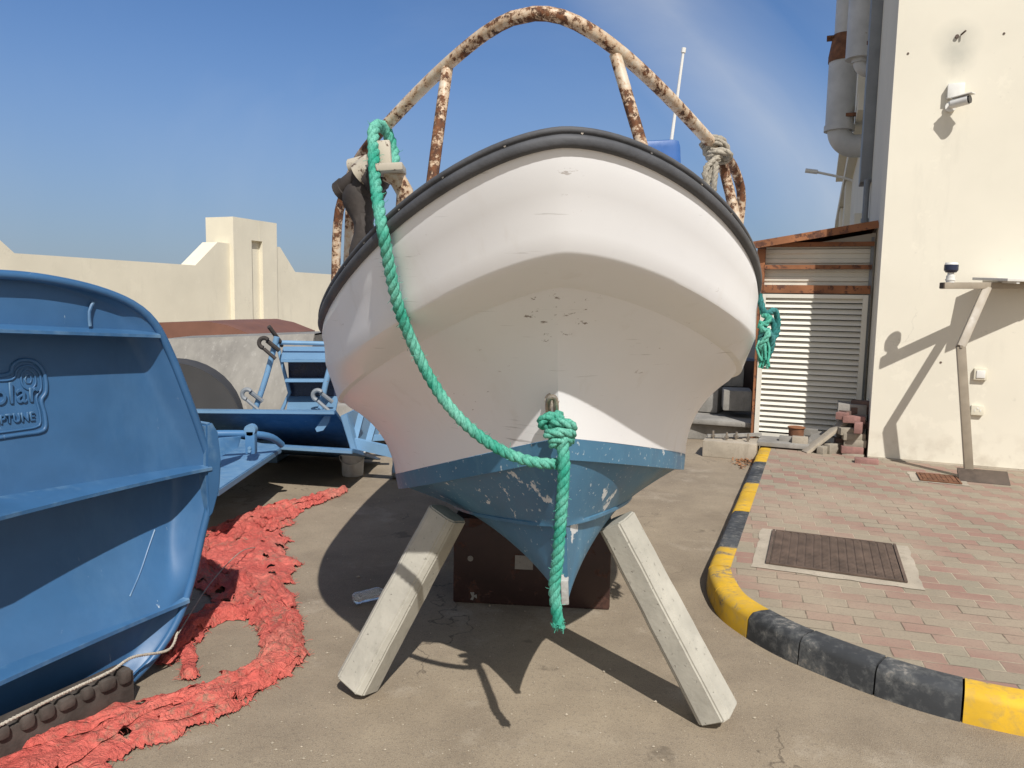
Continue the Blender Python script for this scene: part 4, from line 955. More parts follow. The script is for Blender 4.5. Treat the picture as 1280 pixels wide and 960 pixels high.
def text(body, x, y, size, name, mat, par, ext=.004):
    cu = bpy.data.curves.new(name, 'FONT'); cu.body = body; cu.size = size; cu.extrude = ext; cu.bevel_depth = .0012; cu.align_x = 'RIGHT'; cu.space_character = 1.15
    o = bpy.data.objects.new(name, cu); COL.objects.link(o)
    p = onface(x, y, .003)
    Z = FN; X = (_fa + UP * 0.0).normalized(); Y = Z.cross(X)
    dg = bpy.context.evaluated_depsgraph_get(); me = bpy.data.meshes.new_from_object(o.evaluated_get(dg)); bpy.data.objects.remove(o)
    q = bpy.data.objects.new(name, me); COL.objects.link(q); me.materials.clear(); me.materials.append(mat)
    X = X * .76
    M = Matrix(((X.x, Y.x, Z.x, 0), (X.y, Y.y, Z.y, 0), (X.z, Y.z, Z.z, 0), (0, 0, 0, 1)))
    q.parent = par; q.matrix_local = Matrix.Translation(p - wloc(par)) @ M
    return q
text('Polar', 59, 503, .105, 'raised_lettering', M_BLUE, pb)
text('NEPTUNE', 53, 527, .043, 'raised_lettering', M_BLUE, pb)

# rubber track lying under the pontoon, and a pale cord along it
t0, t1 = ground(-60, 975) + FN * .02, ground(158, 872) + FN * .0
td = (t1 - t0).normalized(); tn = Vector((td.y, -td.x, 0))
m = MB(); H_ = .125
m.box((t0 + t1) / 2 + UP * H_ / 2, (td * (t1 - t0).length / 2, tn * .05, UP * H_ / 2), bev=.006)
tk = thing(m, 'rubber_track', M_TRACK, 'worn dark rubber track with lugs lying under the blue pontoon', 'rubber track', (t0 + t1) / 2, smooth=40)
m = MB(); n = 8; random.seed(8)
for i in range(n):
    c = t0 + (t1 - t0) * ((i + .55 + random.uniform(-.12, .12)) / n) + UP * (H_ + .001); m.box(c + tn * .038 - UP * .006, (td * random.uniform(.020, .030), tn * .030, UP * random.uniform(.020, .028)), bev=.014)
m.build('lugs', M_TRACK, tk)
m = MB(); cp = [t0 + tn * .06 + UP * (H_ + .02), t0 + (t1 - t0) * .5 + tn * .055 + UP * (H_ + .035), t1 - td * .10 + tn * .05 + UP * (H_ + .035), t1 + td * .02 + tn * .02 + UP * (H_ + .035), fp(205, 810, .03), fp(222, 790, .0)]
m.rope(cp, .0065, pitch=.04, step=.01, seg=5)
thing(m, 'cord', M_CORD, 'thin pale cord laid along the lugged rubber track', 'cord', t0, smooth=80)
m = MB(); wp = [fp(222, 790, .01), ground(262, 755) + UP * .10, ground(300, 712) + UP * .10, ground(322, 690) + UP * .03]; m.tube(catmull(wp, .03), .0028, 6)
thing(m, 'thin_line', M_ROPE_GR, 'thin grey line stretched from the pontoon across the red tarpaulin', 'line', wp[-1])

# red tarpaulin, crumpled along a loop on the ground
random.seed(21)
main = [(430, 614, .04), (412, 620, .10), (385, 632, .07), (352, 640, .15), (318, 658, .24), (292, 690, .34), (300, 715, .30), (322, 742, .18), (340, 770, .13), (354, 800, .105), (345, 832, .105), (312, 857, .11), (268, 876, .12), (210, 898, .15), (150, 918, .20), (90, 940, .24), (20, 965, .26)]
br = [(346, 782, .07), (318, 770, .075), (285, 768, .07), (258, 778, .07), (234, 794, .075), (222, 812, .07), (210, 828, .05)]
br2 = [(233, 798, .04), (235, 822, .035), (238, 848, .04)]
strokes = []
for S_ in (main, br, br2):
    q = catmull([ground(x, y) for x, y, _ in S_], .05); ws = catmull([(w, 0, 0) for x, y, w in S_], 10)
    gp_ = [ground(x, y) for x, y, _ in S_]; acc = 0.0
    for a_, b_ in zip(q[:-1], q[1:]):
        def wat(p):
            ds = sorted((((p - g_).length, k_) for k_, g_ in enumerate(gp_)))[:2]; (d1, k1), (d2, k2) = ds
            return (S_[k1][2] * d2 + S_[k2][2] * d1) / (d1 + d2 + 1e-9)
        l = (b_ - a_).length; strokes.append((np.array(a_.xy), np.array(b_.xy), wat(a_), wat(b_), acc, l)); acc += l
    strokes[-1] = strokes[-1]
GX0, GX1, GY0, GY1, ST = -2.5, -.75, 1.8, 6.1, .0085
nx, ny = int((GX1 - GX0) / ST), int((GY1 - GY0) / ST)
XX, YY = np.meshgrid(GX0 + ST * np.arange(nx), GY0 + ST * np.arange(ny))
best = np.full(XX.shape, -9.0); LL = np.zeros(XX.shape); CCr = np.zeros(XX.shape)
for a_, b_, w1, w2, acc, l in strokes:
    dv = b_ - a_; px_, py_ = XX - a_[0], YY - a_[1]; t = np.clip((px_ * dv[0] + py_ * dv[1]) / (dv @ dv), 0, 1)
    dist = np.hypot(px_ - dv[0] * t, py_ - dv[1] * t); w = (w1 + (w2 - w1) * t); val = (w - dist) / np.maximum(w, .01); up_ = val > best
    best = np.where(up_, val, best); LL = np.where(up_, acc + t * l, LL); CCr = np.where(up_, (px_ * dv[1] - py_ * dv[0]) / np.sqrt(dv @ dv), CCr)
vid = -np.ones(XX.shape, int); tv = []; Zs = np.zeros(XX.shape); keepm = np.zeros(XX.shape, bool)
def ridge(v): return 1 - min(1, abs(noise.noise(v)) * 2.2)
for j in range(ny):
    for i in range(nx):
        if best[j, i] < -.5: continue
        p = Vector((XX[j, i], YY[j, i], 0)); e = noise.noise(p * 5) * .34 + noise.noise(p * 15) * .20 + noise.noise(p * 48) * .07
        mval = best[j, i] + e
        if mval < .04: continue
        if noise.noise(p * 11 + Vector((4, 4, 9))) + .5 * noise.noise(p * 27) > .52 and mval < .55: continue
        keepm[j, i] = True
        L_, c_ = LL[j, i], CCr[j, i]; wob = noise.noise(p * 4) * .05
        f1 = ridge(Vector(((c_ + wob) * 15, L_ * 3.0, 1.7))); f2 = ridge(Vector(((c_ + wob) * 30, L_ * 5, 4.1))); f3 = ridge(Vector((p.x * 9, p.y * 9, 7))); lump = .5 + .8 * noise.noise(p * 4.5 + Vector((9, 0, 0)))
        f4 = ridge(Vector((p.x * 55, p.y * 55, 3)))
        Zs[j, i] = .004 + min(1, mval * 2.6) ** .55 * (.008 + .020 * f1 ** 2 + .011 * f2 ** 2 + .016 * max(0, lump) + .016 * f3 ** 4 + .013 * ridge(Vector((p.x * 17 + wob * 20, p.y * 17, 11))) ** 3 - .006 * ridge(Vector((p.x * 26, p.y * 26 + wob * 30, 15))) ** 4)
KM = keepm.astype(float)
for _ in range(2):
    def bl(A): P_ = np.pad(A, 1); return sum(P_[1 + a:1 + a + A.shape[0], 1 + b:1 + b + A.shape[1]] * w for a in (-1, 0, 1) for b, w in ((-1, 1), (0, 2), (1, 1)))
    Zs = np.where(keepm, bl(Zs * KM) / np.maximum(bl(KM), 1e-6), 0)
edgeness = np.clip(sum(np.roll(np.roll(KM, a, 0), b, 1) for a in (-3, 0, 3) for b in (-3, 0, 3)) / 9, 0, 1)
Zs = Zs * np.clip(edgeness * 1.6 - .45, .12, 1)
for j in range(ny):
    for i in range(nx):
        if keepm[j, i]:
            vid[j, i] = len(tv); p = Vector((XX[j, i], YY[j, i], 0)); tv.append((XX[j, i] + .012 * noise.noise(p * 13), YY[j, i] + .012 * noise.noise(p * 11 + Vector((7, 0, 0))), Zs[j, i]))
tf = [(vid[j, i], vid[j, i + 1], vid[j + 1, i + 1], vid[j + 1, i]) for j in range(ny - 1) for i in range(nx - 1) if min(vid[j, i], vid[j, i + 1], vid[j + 1, i + 1], vid[j + 1, i]) >= 0]
m = MB(); m.add(tv, tf)
def hz(x_, y_):
    i_, j_ = int((x_ - GX0) / ST), int((y_ - GY0) / ST)
    return Zs[j_, i_] if 0 <= i_ < nx and 0 <= j_ < ny else 0.0
# loose folds of the same cloth lying over the heap
random.seed(63)
for S_, nrib in ((main, 30), (br, 6)):
    ctr = catmull([ground(x, y) for x, y, _ in S_], .012); gw = [ground(x, y) for x, y, _ in S_]
    for r_ in range(nrib):
        i0 = random.randrange(10, max(11, len(ctr) - 40)); ln = random.randrange(20, 75); seg = ctr[i0:i0 + ln]
        if len(seg) < 12: continue
        k_ = min(range(len(gw)), key=lambda q: (gw[q] - seg[len(seg) // 2]).length); ww = S_[k_][2]
        off0, off1 = random.uniform(-.8, .8) * ww, random.uniform(-.8, .8) * ww; half = random.uniform(.022, .055); ph = random.uniform(0, 50); rows_ = []; hgt = random.uniform(.010, .030)
        for q, p in enumerate(seg):
            t_ = q / (len(seg) - 1); tg = (seg[min(q + 1, len(seg) - 1)] - seg[max(q - 1, 0)]).normalized(); nn_ = Vector((tg.y, -tg.x, 0)); w_ = half * (.35 + .65 * min(1, 5 * t_, 5 * (1 - t_))) * (1 + .5 * noise.noise(Vector((ph, t_ * 5, 0)))); row = []
            for c_ in range(11):
                v_ = c_ / 5 - 1; pt = p + nn_ * (off0 + (off1 - off0) * t_ + w_ * v_ + .012 * noise.noise(Vector((ph + 3, q * .12, 0)))) + tg * (.012 * noise.noise(Vector((ph, q * .2, v_ * 2))))
                z_ = hz(pt.x, pt.y) + .003 + hgt * max(0, 1 - v_ * v_) ** .7 * (.6 + .6 * noise.noise(Vector((ph, q * .10, v_ * 1.5)))) + .006 * (1 - min(1, abs(noise.noise(Vector((ph, q * .25, v_ * 3.2)))) * 3)); row.append(Vector((pt.x, pt.y, max(.003, z_))))
            rows_.append(row)
        m.grid(rows_)
edge_pts = [(j, i) for j in range(1, ny - 1) for i in range(1, nx - 1) if keepm[j, i] and not (keepm[j - 1, i] and keepm[j + 1, i] and keepm[j, i - 1] and keepm[j, i + 1])]
for (j, i) in random.sample(edge_pts, min(1100, len(edge_pts))):
    p = Vector((XX[j, i], YY[j, i], Zs[j, i] * .6)); a = random.uniform(0, 2 * pi); l = random.uniform(.008, .035); q = p + Vector((cos(a) * l, sin(a) * l, random.uniform(-.004, .012))); q.z = max(q.z, .003)
    m.tube([p, (p + q) / 2 + Vector((0, 0, .004)), q], .0009, 3)
thing(m, 'red_tarpaulin', M_TARP, 'torn red woven tarpaulin crumpled in a loop on the ground beside the blue pontoon', 'tarpaulin', (-1.3, 3.2, 0), smooth=80)

# plastic bottle
bc = ground(441, 757); m = MB(); dirb = Vector((.9, .35, .12)).normalized(); b0 = bc + Vector((0, 0, .034))
m.tube([b0 + dirb * t for t in (0, .01, .03, .045, .06, .09, .12, .135, .15, .165, .17)], lambda t: [.022, .031, .032, .029, .032, .031, .032, .030, .020, .012, .012][min(10, int(t * 10 + .5))], 14)
bo = thing(m, 'plastic_bottle', M_CLEAR, 'crushed clear plastic bottle on the ground left of the concrete post', 'bottle', bc, smooth=60)

# ------------------------------------------------------------------ blue steel barge with its boarding steps, behind the pontoon
bg_ = empty('blue_barge', ground(330, 612), 'blue steel trough barge with a flat wing, behind the ribbed pontoon', 'barge')
def slab(name, pts, th, mat, par, bev=.006): m = MB(); m.prism(pts, UP * -th); return m.build(name, mat, par, bevel=bev)
z1 = .40
A = [ground(x, y, z1) for x, y in ((150, 585), (273, 612), (352, 559), (300, 548), (150, 552))]
slab('wing', A, .045, M_BLUE2, bg_)
n0, n1 = ground(340, 557, .38), ground(440, 563, .38)
f0_, f1_ = at(225, 513, 6.2), at(418, 514, 6.3)
def undercut(name, a_, b_, back, down, th):
    m = MB(); v = Vector((0, back, -down)); t_ = Vector((0, .03, -th)); top = Vector((0, .07, 0))
    q = []
    for p in (a_, b_): q.append([p, p + top, p + v + Vector((0, .07, 0)), p + v, p + t_ + Vector((0, .02, 0)), p - UP * th])
    m.v += q[0] + q[1]; k = 6
    m.f += [tuple(range(k))[::-1], tuple(range(k, 2 * k))] + [(i, (i + 1) % k, k + (i + 1) % k, k + i) for i in range(k)]; m.m += [0] * (k + 2)
    return m.build(name, M_BLUE2, bg_, bevel=.004)
undercut('upper_hull', f0_ + Vector((-.6, 0, 0)), f1_, 1.1, .56, .03)
undercut('lower_hull', n0 + Vector((-.5, .10, 0)), n1, 1.25, .34, .03)
m = MB(); m.prism([at(x, y, 6.25) for x, y in ((425, 520), (434, 517), (446, 563), (438, 562))], Vector((.03, .9, -.02))); m.build('end_plate', M_BLUE2, bg_, bevel=.006)
m = MB(); m.tube(catmull([at(240, 543, 5.2), at(285, 542, 5.3), at(320, 543, 5.4), at(340, 547, 5.5), at(352, 556, 5.6)], .04), .026, 12); m.build('grab_pipe', M_BLUE2, bg_, smooth=60)
m = MB(); hb = at(314, 552, 5.25); m.box(hb, (Vector((.035, 0, 0)), Vector((0, .03, 0)), Vector((0, 0, .085))), bev=.012); m.rod(hb + Vector((-.0, -.03, .085)), hb + Vector((0, .03, .085)), .04, 14)
for dz_ in (-.04, -.06): m.rod(hb + Vector((.0, -.045, dz_)), hb + Vector((0, -.03, dz_)), .012, 8)
m.build('pipe_clamp', M_BLUE2, bg_)
m = MB(); m.prism([at(272, 548, 5.1), at(300, 546, 5.3), at(296, 560, 5.2), at(268, 575, 4.9)], Vector((0, .03, .0))); m.build('stiffener', M_BLUE2, bg_)
m = MB(); gp = [at(x, y, 6.4) for x, y in ((408, 516), (414, 518), (411, 528), (404, 538), (396, 540), (394, 536))]; m.prism(gp, Vector((0, .03, 0))); m.build('gusset', M_BLUE2, bg_)
for x, y in ((300, 600), (200, 590)):
    m = MB(); c = ground(x, y) + Vector((0, 1.0, .17)); m.box(c, (Vector((.10, 0, 0)), Vector((0, .3, 0)), Vector((0, 0, .17)))); m.build('skid', M_BLUE2, bg_)

# boarding steps leaning above the barge
sp = empty('boarding_steps', at(380, 515, 6.9), 'blue steel boarding steps with side rails and clamps standing in the barge', 'steps')
SY = 6.9
def pp(x, y, dy=0.0): return at(x, y, SY + dy)
m = MB(); m.tube(catmull([pp(346, 421), pp(333, 470), pp(319, 512)], .06), .026, 10); m.build('stringer', M_BLUEPIPE, sp, smooth=60)
m = MB(); m.tube(catmull([pp(415, 450), pp(407, 480), pp(400, 514)], .06), .026, 10); m.build('stringer', M_BLUEPIPE, sp, smooth=60)
m = MB(); m.tube([pp(346, 428, .3), pp(362, 491, .3), pp(352, 514, .3)], .018, 8); m.build('rear_stringer', M_BLUEPIPE, sp, smooth=60)
m = MB(); m.rod(pp(424, 430, .3), pp(428, 500, .3), .018, 8); m.build('rear_stringer', M_BLUEPIPE, sp, smooth=60)
m = MB(); m.rod(pp(336, 408), pp(350, 427, .1), .020, 8); m.rod(pp(350, 427, .1), pp(352, 432, .2), .018, 8); m.build('handle', M_BLACKRUB, sp)
m = MB(); m.rod(pp(348, 428, .12), pp(426, 430, .12), .020, 8); m.build('top_rail', M_BLUEPIPE, sp)
for i, (y0, y1, xl, xr, nm) in enumerate(((433, 449, 351, 418, 'tread'), (472, 474, 356, 410, 'tread'), (495, 512, 358, 420, 'tread'))):
    m = MB()
    q = [pp(xl, y1, 0), pp(xr, y1, 0), pp(xr + 3, y0, .35), pp(xl + 3, y0, .35)]
    m.prism(q, UP * -.03); m.build('tread', M_BLUE2 if i != 1 else M_BLUEPIPE, sp, bevel=.004)
m = MB(); m.prism([pp(360, 452, .36), pp(420, 452, .36), pp(424, 500, .36), pp(362, 500, .36)], Vector((0, .02, 0))); m.build('back_plate', M_NAVY, sp)
for x, y in ((331, 430), (310, 494), (398, 495)):
    m = MB(); c = pp(x, y, -.08); m.tube([c + Vector((.045 * cos(a), -.02, .045 * sin(a) + .01)) for a in [radians(40 + 20 * q) for q in range(12)]], .020, 8)
    m.rod(c + Vector((.02, 0, .03)), c + Vector((.11, .06, -.06)), .020, 8); m.rod(c + Vector((.0, -.03, -.04)), c + Vector((.10, -.02, -.13)), .016, 8); m.build('clamp', M_GREYPVC if y > 450 else M_BLACKRUB, sp)

# white bucket
bk = ground(441, 594); r = empty('white_bucket', bk, 'white plastic bucket standing at the end of the blue barge', 'bucket')
m = MB(); m.tube([bk + UP * z for z in (0, .005, .20, .205)], lambda t: .085 + .022 * t, 20); m.build('pail', M_BUCKET, r)
m = MB(); m.rod(bk + UP * .185, bk + UP * .21, .113, 20); m.build('rim', M_WHITE, r)
m = MB(); m.tube([bk + Vector((.113 * cos(a), -.113 * abs(sin(a)) * .9 - .01, .185 - .07 * sin(a))) for a in [pi * i / 12 for i in range(13)]], .004, 6); m.build('handle', M_WHITE, r)

# blue trailer frame with railings
tf_ = empty('trailer_frame', ground(490, 600), 'blue steel frame with two upright rails, half hidden behind the white hull', 'frame')
TY = 6.3
def tt(x, y, dy=0): return at(x, y, TY + dy)
m = MB(); m.beam(tt(440, 553), tt(516, 571), .06, .085); m.build('side_beam', M_BLUEPIPE, tf_, smooth=0)
for x0, y0, x1, y1 in ((452, 517, 441, 560), (469, 523, 458, 562)): m = MB(); m.beam(tt(x0, y0, .1), tt(x1, y1, .05), .05, .05); m.build('upright', M_BLUEPIPE, tf_, smooth=0)
m = MB(); m.beam(tt(452, 548, .5), tt(490, 546, .5), .05, .05); m.build('cross_beam', M_BLUEPIPE, tf_, smooth=0)
m = MB(); m.beam(tt(455, 535, .9), tt(510, 541, .9), .05, .05); m.build('cross_beam', M_BLUEPIPE, tf_, smooth=0)
for x, y0, y1 in ((495, 555, 590), (509, 574, 599)): m = MB(); m.beam(tt(x, y0, -.05), tt(x, y1, -.05), .05, .05, up=(0, 1, 0)); m.build('leg', M_BLUEPIPE, tf_, smooth=0)
m = MB(); c = ground(498, 598); m.rod(c + Vector((-.05, 0, .06)), c + Vector((.07, .0, .06)), .06, 14); m.build('jack_wheel', M_GREYPVC, tf_)
# timber lying behind it
random.seed(31)
for i, (x0, y0, x1, y1, dd, lb) in enumerate(((432, 512, 500, 522, 8.4, 'uppermost weathered plank of the pile behind the blue frame'), (432, 524, 500, 533, 8.2, 'weathered plank in the middle of the pile behind the blue frame'), (432, 536, 500, 545, 8.0, 'lowest weathered plank of the pile behind the blue frame'))):
    m = MB(); m.beam(at(x0 - 60, y0 - 6, dd), at(x1, y1, dd - .2), .22, .05, bev=.006); thing(m, 'plank', M_WOOD, lb, 'plank', at(466, y0 + 5, dd), group='planks behind the blue frame')
m = MB(); c = ground(470, 566); m.box(c + Vector((0, .9, .22)), (Vector((.62, 0, 0)), Vector((0, .5, 0)), Vector((0, 0, .20))), bev=.02)
for zz in (.1, .2, .3): m.box(c + Vector((0, .395, zz)), (Vector((.60, 0, 0)), Vector((0, .012, 0)), Vector((0, 0, .012))))
thing(m, 'timber_crate', M_CONC_GR, 'low grey crate under the plank pile', 'crate', c + Vector((0, .9, 0)))

dc = at(212, 538, 6.6); m = MB(); m.rod(dc, dc + Vector((-.15, .5, 0)), .60, 40)  # dark disc added in place of a shadow on the tank front
thing(m, 'tank_shadow_disc', M_SHADOWDISC, 'dark disc added as a shadow on the tank, half hidden behind the ribbed pontoon, before the grey tank', 'shadow disc', Vector((dc.x, dc.y, 0)), bevel=.01)

# weathered grey tank sheet and brown cover far behind
m = MB(); TKY = 9.2; q = []
a0, a1 = at(200, 424, TKY), at(394, 417, TKY)
n = 20; rows = []
for i in range(n + 1):
    an = pi * .62 * i / n; off = Vector((0, .9 * (1 - cos(an)) - .0, -.9 * (1 - sin(pi / 2 - an * .5)) - i * .02)); rows.append([a0 + (a1 - a0) * t / 12 + Vector((0, -.55 * sin(an * .8), -1.15 * i / n)) for t in range(13)])
m.grid(rows); m.grid([[p + Vector((0, .9, 0)) for p in r_] for r_ in rows[:2]])
m.prism([a0, a1, a1 + Vector((0, .9, 0)), a0 + Vector((0, .9, 0))], UP * -.02)
for s, base in ((0, a0), (12, a1)): m.prism([r_[s] for r_ in rows] + [base + Vector((0, .9, -1.15)), base + Vector((0, .9, 0))], (a1 - a0).normalized() * (.012 if s == 0 else -.012))
thing(m, 'grey_tank', M_TANK, 'weathered grey sheet metal tank with a curved front, behind the blue barge', 'tank', Vector((a0.x / 2 + a1.x / 2, TKY, 0)), smooth=40)
m = MB(); BY = 12.5; ol = [(120, 428), (150, 405), (200, 403), (260, 402), (285, 407), (318, 420), (322, 428)]; q = [at(x, y, BY) for x, y in ol]; q[0].z -= 1.1; q[-1].z -= 1.1
m.prism(q, Vector((.4, 2.4, 0)))
thing(m, 'brown_cover', M_BROWN, 'brown sheet cover with a sloping right end, behind the grey tank', 'cover', at(230, 425, BY) * 1.0, bevel=.02)

# ================================================================== RIGHT SIDE
# bent pole with a small solar panel and a beacon
pf = ground(1211, 597, .125); PD = pf.dot(DX) - .04
pole = empty('solar_pole', pf, 'bent grey brown pole on a dark plate, carrying a solar panel and a beacon', 'pole')
b0, b1 = on_d(1178, 357, PD + .07), on_d(1300, 357, FD - .05); bx = (b1 - b0).normalized()
pe = on_d(1201, 433, PD); pt_ = b0 + (b1 - b0) * .45
m = MB(); m.beam(pf + UP * .02, pe, .068, .068, up=DX, bev=.006); m.build('lower_tube', M_POLE, pole)
m = MB(); m.beam(pe - (pt_ - pe) * .02, pt_ - UP * .02, .066, .066, up=DX, bev=.006); m.rod(pe - DX * .042, pe - DX * .034, .012, 8); m.build('upper_tube', M_POLE, pole)
m = MB(); m.beam(b0, b1, .06, .055, bev=.004); m.build('crossbar', M_POLE, pole)
m = MB(); m.box(b0 - bx * .004, (bx * .004, bx.cross(UP) * .026, UP * .024)); m.build('end_cap', M_PLATE, pole)
m = MB(); X_ = Vector((bx.x, bx.y, .0)).normalized(); Y_ = (UP.cross(X_) + UP * .05).normalized()
sp_c = b0 + (b1 - b0) * .45 + X_ * .58 + UP * .055
Z_ = X_.cross(Y_); m.box(sp_c, (X_ * .56, Y_ * .20, Z_ * .012), bev=.003); m.build('solar_panel', M_SOLAR, pole)
m = MB()
for t in (-.45, -.1, .25): m.box(sp_c + X_ * t - Z_ * .022, (X_ * .015, Y_ * .19, Z_ * .008))
m.build('panel_rails', M_WHITE, pole, smooth=0)
bp_ = b0 + (b1 - b0) * .075 + UP * .025; m = MB(); m.rod(bp_, bp_ + UP * .06, .034, 16); m.rod(bp_ + UP * .06, bp_ + UP * .085, .026, 16); m.rod(bp_ + UP * .018, bp_ + UP * .03, .040, 16); be = m.build('beacon_base', M_WHITE, pole)
m = MB(); m.rod(bp_ + UP * .085, bp_ + UP * .105, .040, 18, r2=.055); m.rod(bp_ + UP * .105, bp_ + UP * .150, .055, 18); m.build('beacon_body', M_NAVY, pole)
m = MB(); m.rod(bp_ + UP * .151, bp_ + UP * .168, .052, 18, r2=.046); m.build('beacon_cap', M_WHITE, pole)
c0_ = on_d(1229, 597, PD - .06); m = MB(); m.box(c0_, (EX * .185, (DX * .8 + UP * .45).normalized() * .085, UP * .014), bev=.004); m.build('base_plate', M_PLATE, pole)

# loose paving bricks stacked against the wall corner: one brick, then copies
def brick_proto(mat):
    m = MB(); m.box((0, 0, 0), (Vector((.10, 0, 0)), Vector((0, .05, 0)), Vector((0, 0, .034))), bev=.005)
    return m.build('paving_brick', mat, None)
proto = {}
GRP = 'loose paving bricks by the shed'
def put_brick(px, py, d, mat, rz, label, tilt=(0, 0)):
    key = mat.name
    if key not in proto: o = proto[key] = brick_proto(mat)
    else: o = proto[key].copy(); COL.objects.link(o)
    p = on_d(px, py, d); o.location = p; o.rotation_euler = (tilt[0], tilt[1], math.atan2(-.3714, .9285) + rz)
    tag(o, label, 'brick', GRP); return o
D0 = 7.86 - .0
BR = [(1066, 570.5, 8.02, M_BRICK_G, .0, 'grey brick at the foot of the stack by the wall corner'),
      (1065, 562, 8.02, M_BRICK_P, .08, 'pink brick second from the bottom of the stack by the wall corner'),
      (1069, 553.5, 8.04, M_BRICK_G, -.1, 'buff brick third up in the stack by the wall corner'),
      (1067, 545.5, 8.04, M_BRICK_G, .15, 'tan brick under the end-on pink brick high in the stack'),
      (1062, 539, 8.05, M_BRICK_G, .3, 'tan brick just left below the end-on pink brick in the stack'),
      (1067, 524, 8.08, M_BRICK_P, .05, 'pink brick lying near the top of the stack'),
      (1075, 513, 8.22, M_BRICK_D, .3, 'dark brown brick at the back top of the stack'),
      (1078, 505, 8.24, M_BRICK_D, -.2, 'dark brown brick crowning the stack'),
      (1062, 517, 8.20, M_BRICK_D, .8, 'dark brown brick poking out left near the top of the stack'),
      (1057, 552, 8.16, M_BRICK_D, .2, 'dark brown brick in shadow left of the stack'),
      (1078, 531, 8.20, M_BRICK_D, .2, 'dark brown brick behind the end-on pink brick high in the stack'),
      (1083, 577.5, 7.66, M_BRICK_P, -.02, 'pink brick lying alone on the paving in front of the stack')]
for px, py, d, mt, rz, lb in BR: put_brick(px, py, d, mt, rz, lb)
put_brick(1073.5, 534, 8.00, M_BRICK_P, 1.45, 'pink brick on its side, end outwards, high in the stack', (radians(90), 0))
put_brick(1055, 519, 8.14, M_BRICK_P, 1.25, 'pink brick jutting out end-on at the left of the stack top', (0, 0))
put_brick(1031, 563.5, 8.00, M_BRICK_G, 1.1, 'grey brick on its side just right of the leaning plank', (radians(90), 0))
put_brick(1042, 560.5, 8.05, M_BRICK_G, .9, 'grey brick between the leaning plank and the stack', (radians(90), 0))
# hidden core of the heap that carries the upper bricks
m = MB(); m.box(ed(.36, 8.30, .36), (EX * .13, DX * .14, UP * .24), bev=.01); thing(m, 'rubble_block', M_CONC_GR, 'dark rubble block in the shade behind the brick stack', 'block', ed(.36, 8.30, .12))
m = MB(); m.beam(on_d(1006, 566, 7.95), on_d(1056, 527, 8.15), .10, .035, bev=.004); thing(m, 'leaning_plank', M_CONC2, 'pale plank leaning from the paving up to the brick stack', 'plank', on_d(1006, 566, 7.95))
m = MB(); m.box(on_d(980, 553, 8.20) , (EX * .25, DX * .20, UP * .022), bev=.006); thing(m, 'flat_slab', M_CONC_GR, 'flat grey slab lying before the louvred door', 'slab', on_d(980, 556, 8.20))
m = MB(); m.box(on_d(983, 549, 8.18), (EX * .07, DX * .05, UP * .03), bev=.006); thing(m, 'concrete_offcut', M_CONC_GR, 'small grey concrete offcut left of the rusty bucket foot', 'block', on_d(983, 553, 8.18))
m = MB(); m.box(on_d(1000, 550, 8.12), (EX * .075, DX * .05, UP * .035), bev=.006); thing(m, 'concrete_offcut', M_CONC2, 'small pale concrete offcut in front of the rusty bucket', 'block', on_d(1000, 554, 8.12))
m = MB(); m.beam(on_d(1012, 557, 8.1), on_d(1026, 540, 8.3), .12, .02, bev=.004); m.box(on_d(1013, 540, 8.32), (EX * .07, DX * .05, UP * .03)); thing(m, 'tin_sheet', M_TANK, 'bent grey sheet offcut between the bucket and the leaning plank', 'sheet', on_d(1012, 557, 8.1))
rb = on_d(995, 546, 8.28); r = empty('rusty_bucket', rb, 'small rusty red bucket in front of the louvred door', 'bucket')
m = MB(); m.tube([rb + UP * z for z in (0, .002, .10, .102)], lambda t: .070 + .010 * t, 20); m.build('pail', M_RUST, r)
m = MB(); m.tube([rb + UP * .10 + EX * .082 * cos(a) + DX * .082 * sin(a) for a in [2 * pi * i / 20 for i in range(20)]], .006, 6, closed=True); m.rod(rb + UP * .1025, rb + UP * .103, .076, 20); m.build('rim', M_RUSTBEAM, r)

# concrete base block with steel anchor studs
c_ = ground(911, 573); r = empty('concrete_footing', c_, 'low concrete footing block with protruding steel studs, beyond the end of the kerb', 'footing')
m = MB(); m.box(ed(c_.dot(EX), c_.dot(DX) + .18, .085), (EX * .265, DX * .20, UP * .085), bev=.012); m.build('block', M_CONC2, r)
random.seed(4)
for x in (-.18, -.04, .05, .17):
    m = MB(); b_ = ed(c_.dot(EX) + x, c_.dot(DX) + random.uniform(.06, .3), .165); m.rod(b_, b_ + UP * .09, .011, 8); m.rod(b_ + UP * .03, b_ + UP * .05, .022, 6); m.build('anchor_stud', M_STEEL, r)
for i, (x0, x1, dd, lb) in enumerate(((-.24, .12, .12, 'short dark batten across the studs of the concrete footing'), (-.05, .28, .24, 'dark steel offcut at the back of the concrete footing'))):
    m = MB(); a_ = ed(c_.dot(EX) + x0, c_.dot(DX) + dd, .195); m.beam(a_, ed(c_.dot(EX) + x1, c_.dot(DX) + dd + .12, .215), .04, .03); thing(m, 'batten', M_CONC_GR, lb, 'batten', a_)
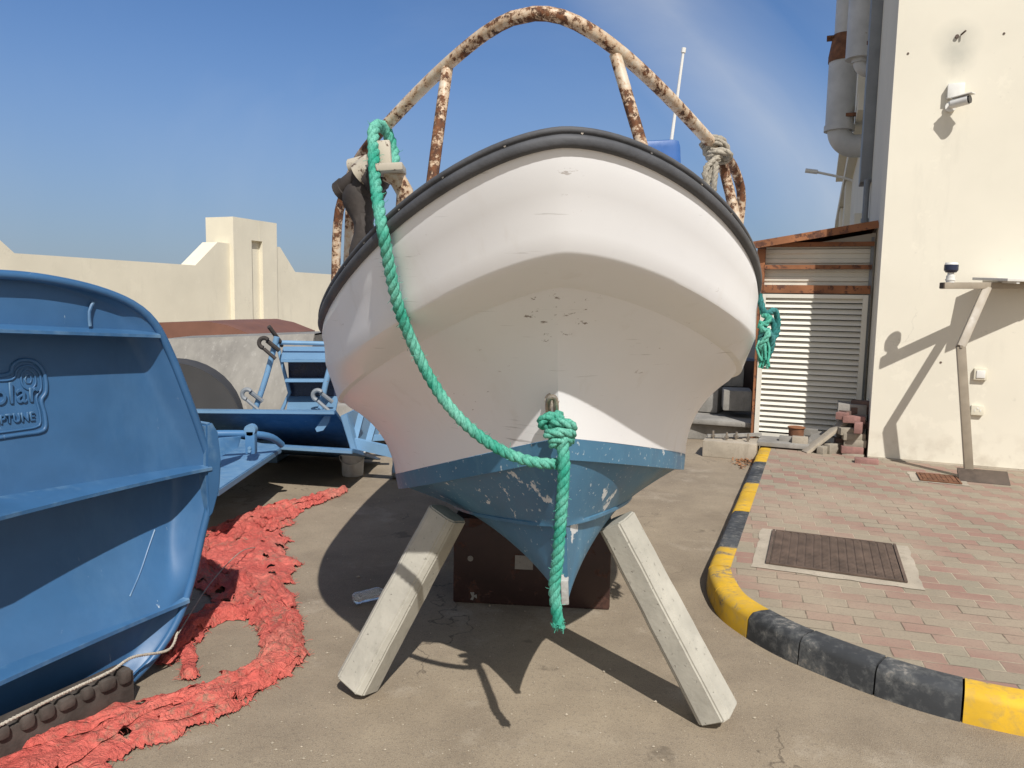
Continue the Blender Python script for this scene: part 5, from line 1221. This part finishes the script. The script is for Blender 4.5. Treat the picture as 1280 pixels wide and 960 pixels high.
# shaded rubble and boards behind the boat
random.seed(17)
RB = [('slate grey board leaning behind the footing', -1.05, 9.0, .22, .45, .20, .03), ('charcoal block on the rubble left of the shed post', -.85, 9.3, .45, .16, .2, .12), ('broad dark slab at the base of the rubble left of the shed', -1.2, 9.4, .12, .6, .5, .12), ('dark block second from the shed post on the rubble', -1.25, 9.6, .40, .2, .2, .15), ('topmost dark block of the rubble left of the shed', -1.05, 9.8, .68, .22, .2, .12)]
for lb, e, d, z, a_, b_, h in RB:
    m = MB(); q = random.uniform(-.25, .25); X_ = (EX * cos(q) + DX * sin(q)); Y_ = UP.cross(X_); m.box(ed(e, d, z), (X_ * a_, Y_ * b_, UP * h), bev=.02); thing(m, 'rubble_block', M_CONC_GR, lb, 'block', ed(e, d, z - h))
m = MB(); m.box(ed(-1.6, 10.2, .45), (EX * 1.0, DX * .3, UP * .42), bev=.03); thing(m, 'dark_crate', M_BOX, 'long dark crate behind the rubble left of the shed', 'crate', ed(-1.6, 10.2, 0.03))
# dry leaves by the kerb end, pebbles over the yard
m = MB()
for i in range(260):
    p = ed(-.58 + random.gauss(0, .07), 7.75 + random.gauss(0, .16), .004 + random.random() * .02); a = random.uniform(0, 6.3); s = random.uniform(.008, .02); u = Vector((cos(a), sin(a), random.uniform(-.6, .6))) * s; v = Vector((-sin(a), cos(a), random.uniform(-.6, .6))) * s * .5
    m.add([p - u, p + v, p + u, p - v], [(0, 1, 2, 3)])
tag(m.build('dry_leaves', M_LEAF, smooth=0), 'heap of dry orange brown leaves at the far end of the kerb', 'leaves', kind='stuff')
m = MB()
for i in range(900):
    Y = 2.4 + 5.5 * random.random() ** 1.5; X = random.uniform(-.75, .62) * Y * .62; s = random.choice((.002, .003, .004, .004, .006)) * random.uniform(.7, 1.3)
    if random.random() < .02: s *= 2.0
    k_ = len(m.v); c = Vector((X, Y, s * .4)); v = [c + Vector((s * x * random.uniform(.6, 1.3), s * y * random.uniform(.6, 1.3), s * z * .7)) for x, y, z in ((1, 0, 0), (-1, 0, 0), (0, 1, 0), (0, -1, 0), (0, 0, 1), (0, 0, -1))]
    m.add(v, [(0, 2, 4), (2, 1, 4), (1, 3, 4), (3, 0, 4), (2, 0, 5), (1, 2, 5), (3, 1, 5), (0, 3, 5)])
tag(m.build('gravel', M_STONE, smooth=0), 'scattered grit and pebbles on the sandy asphalt', 'gravel', kind='stuff')
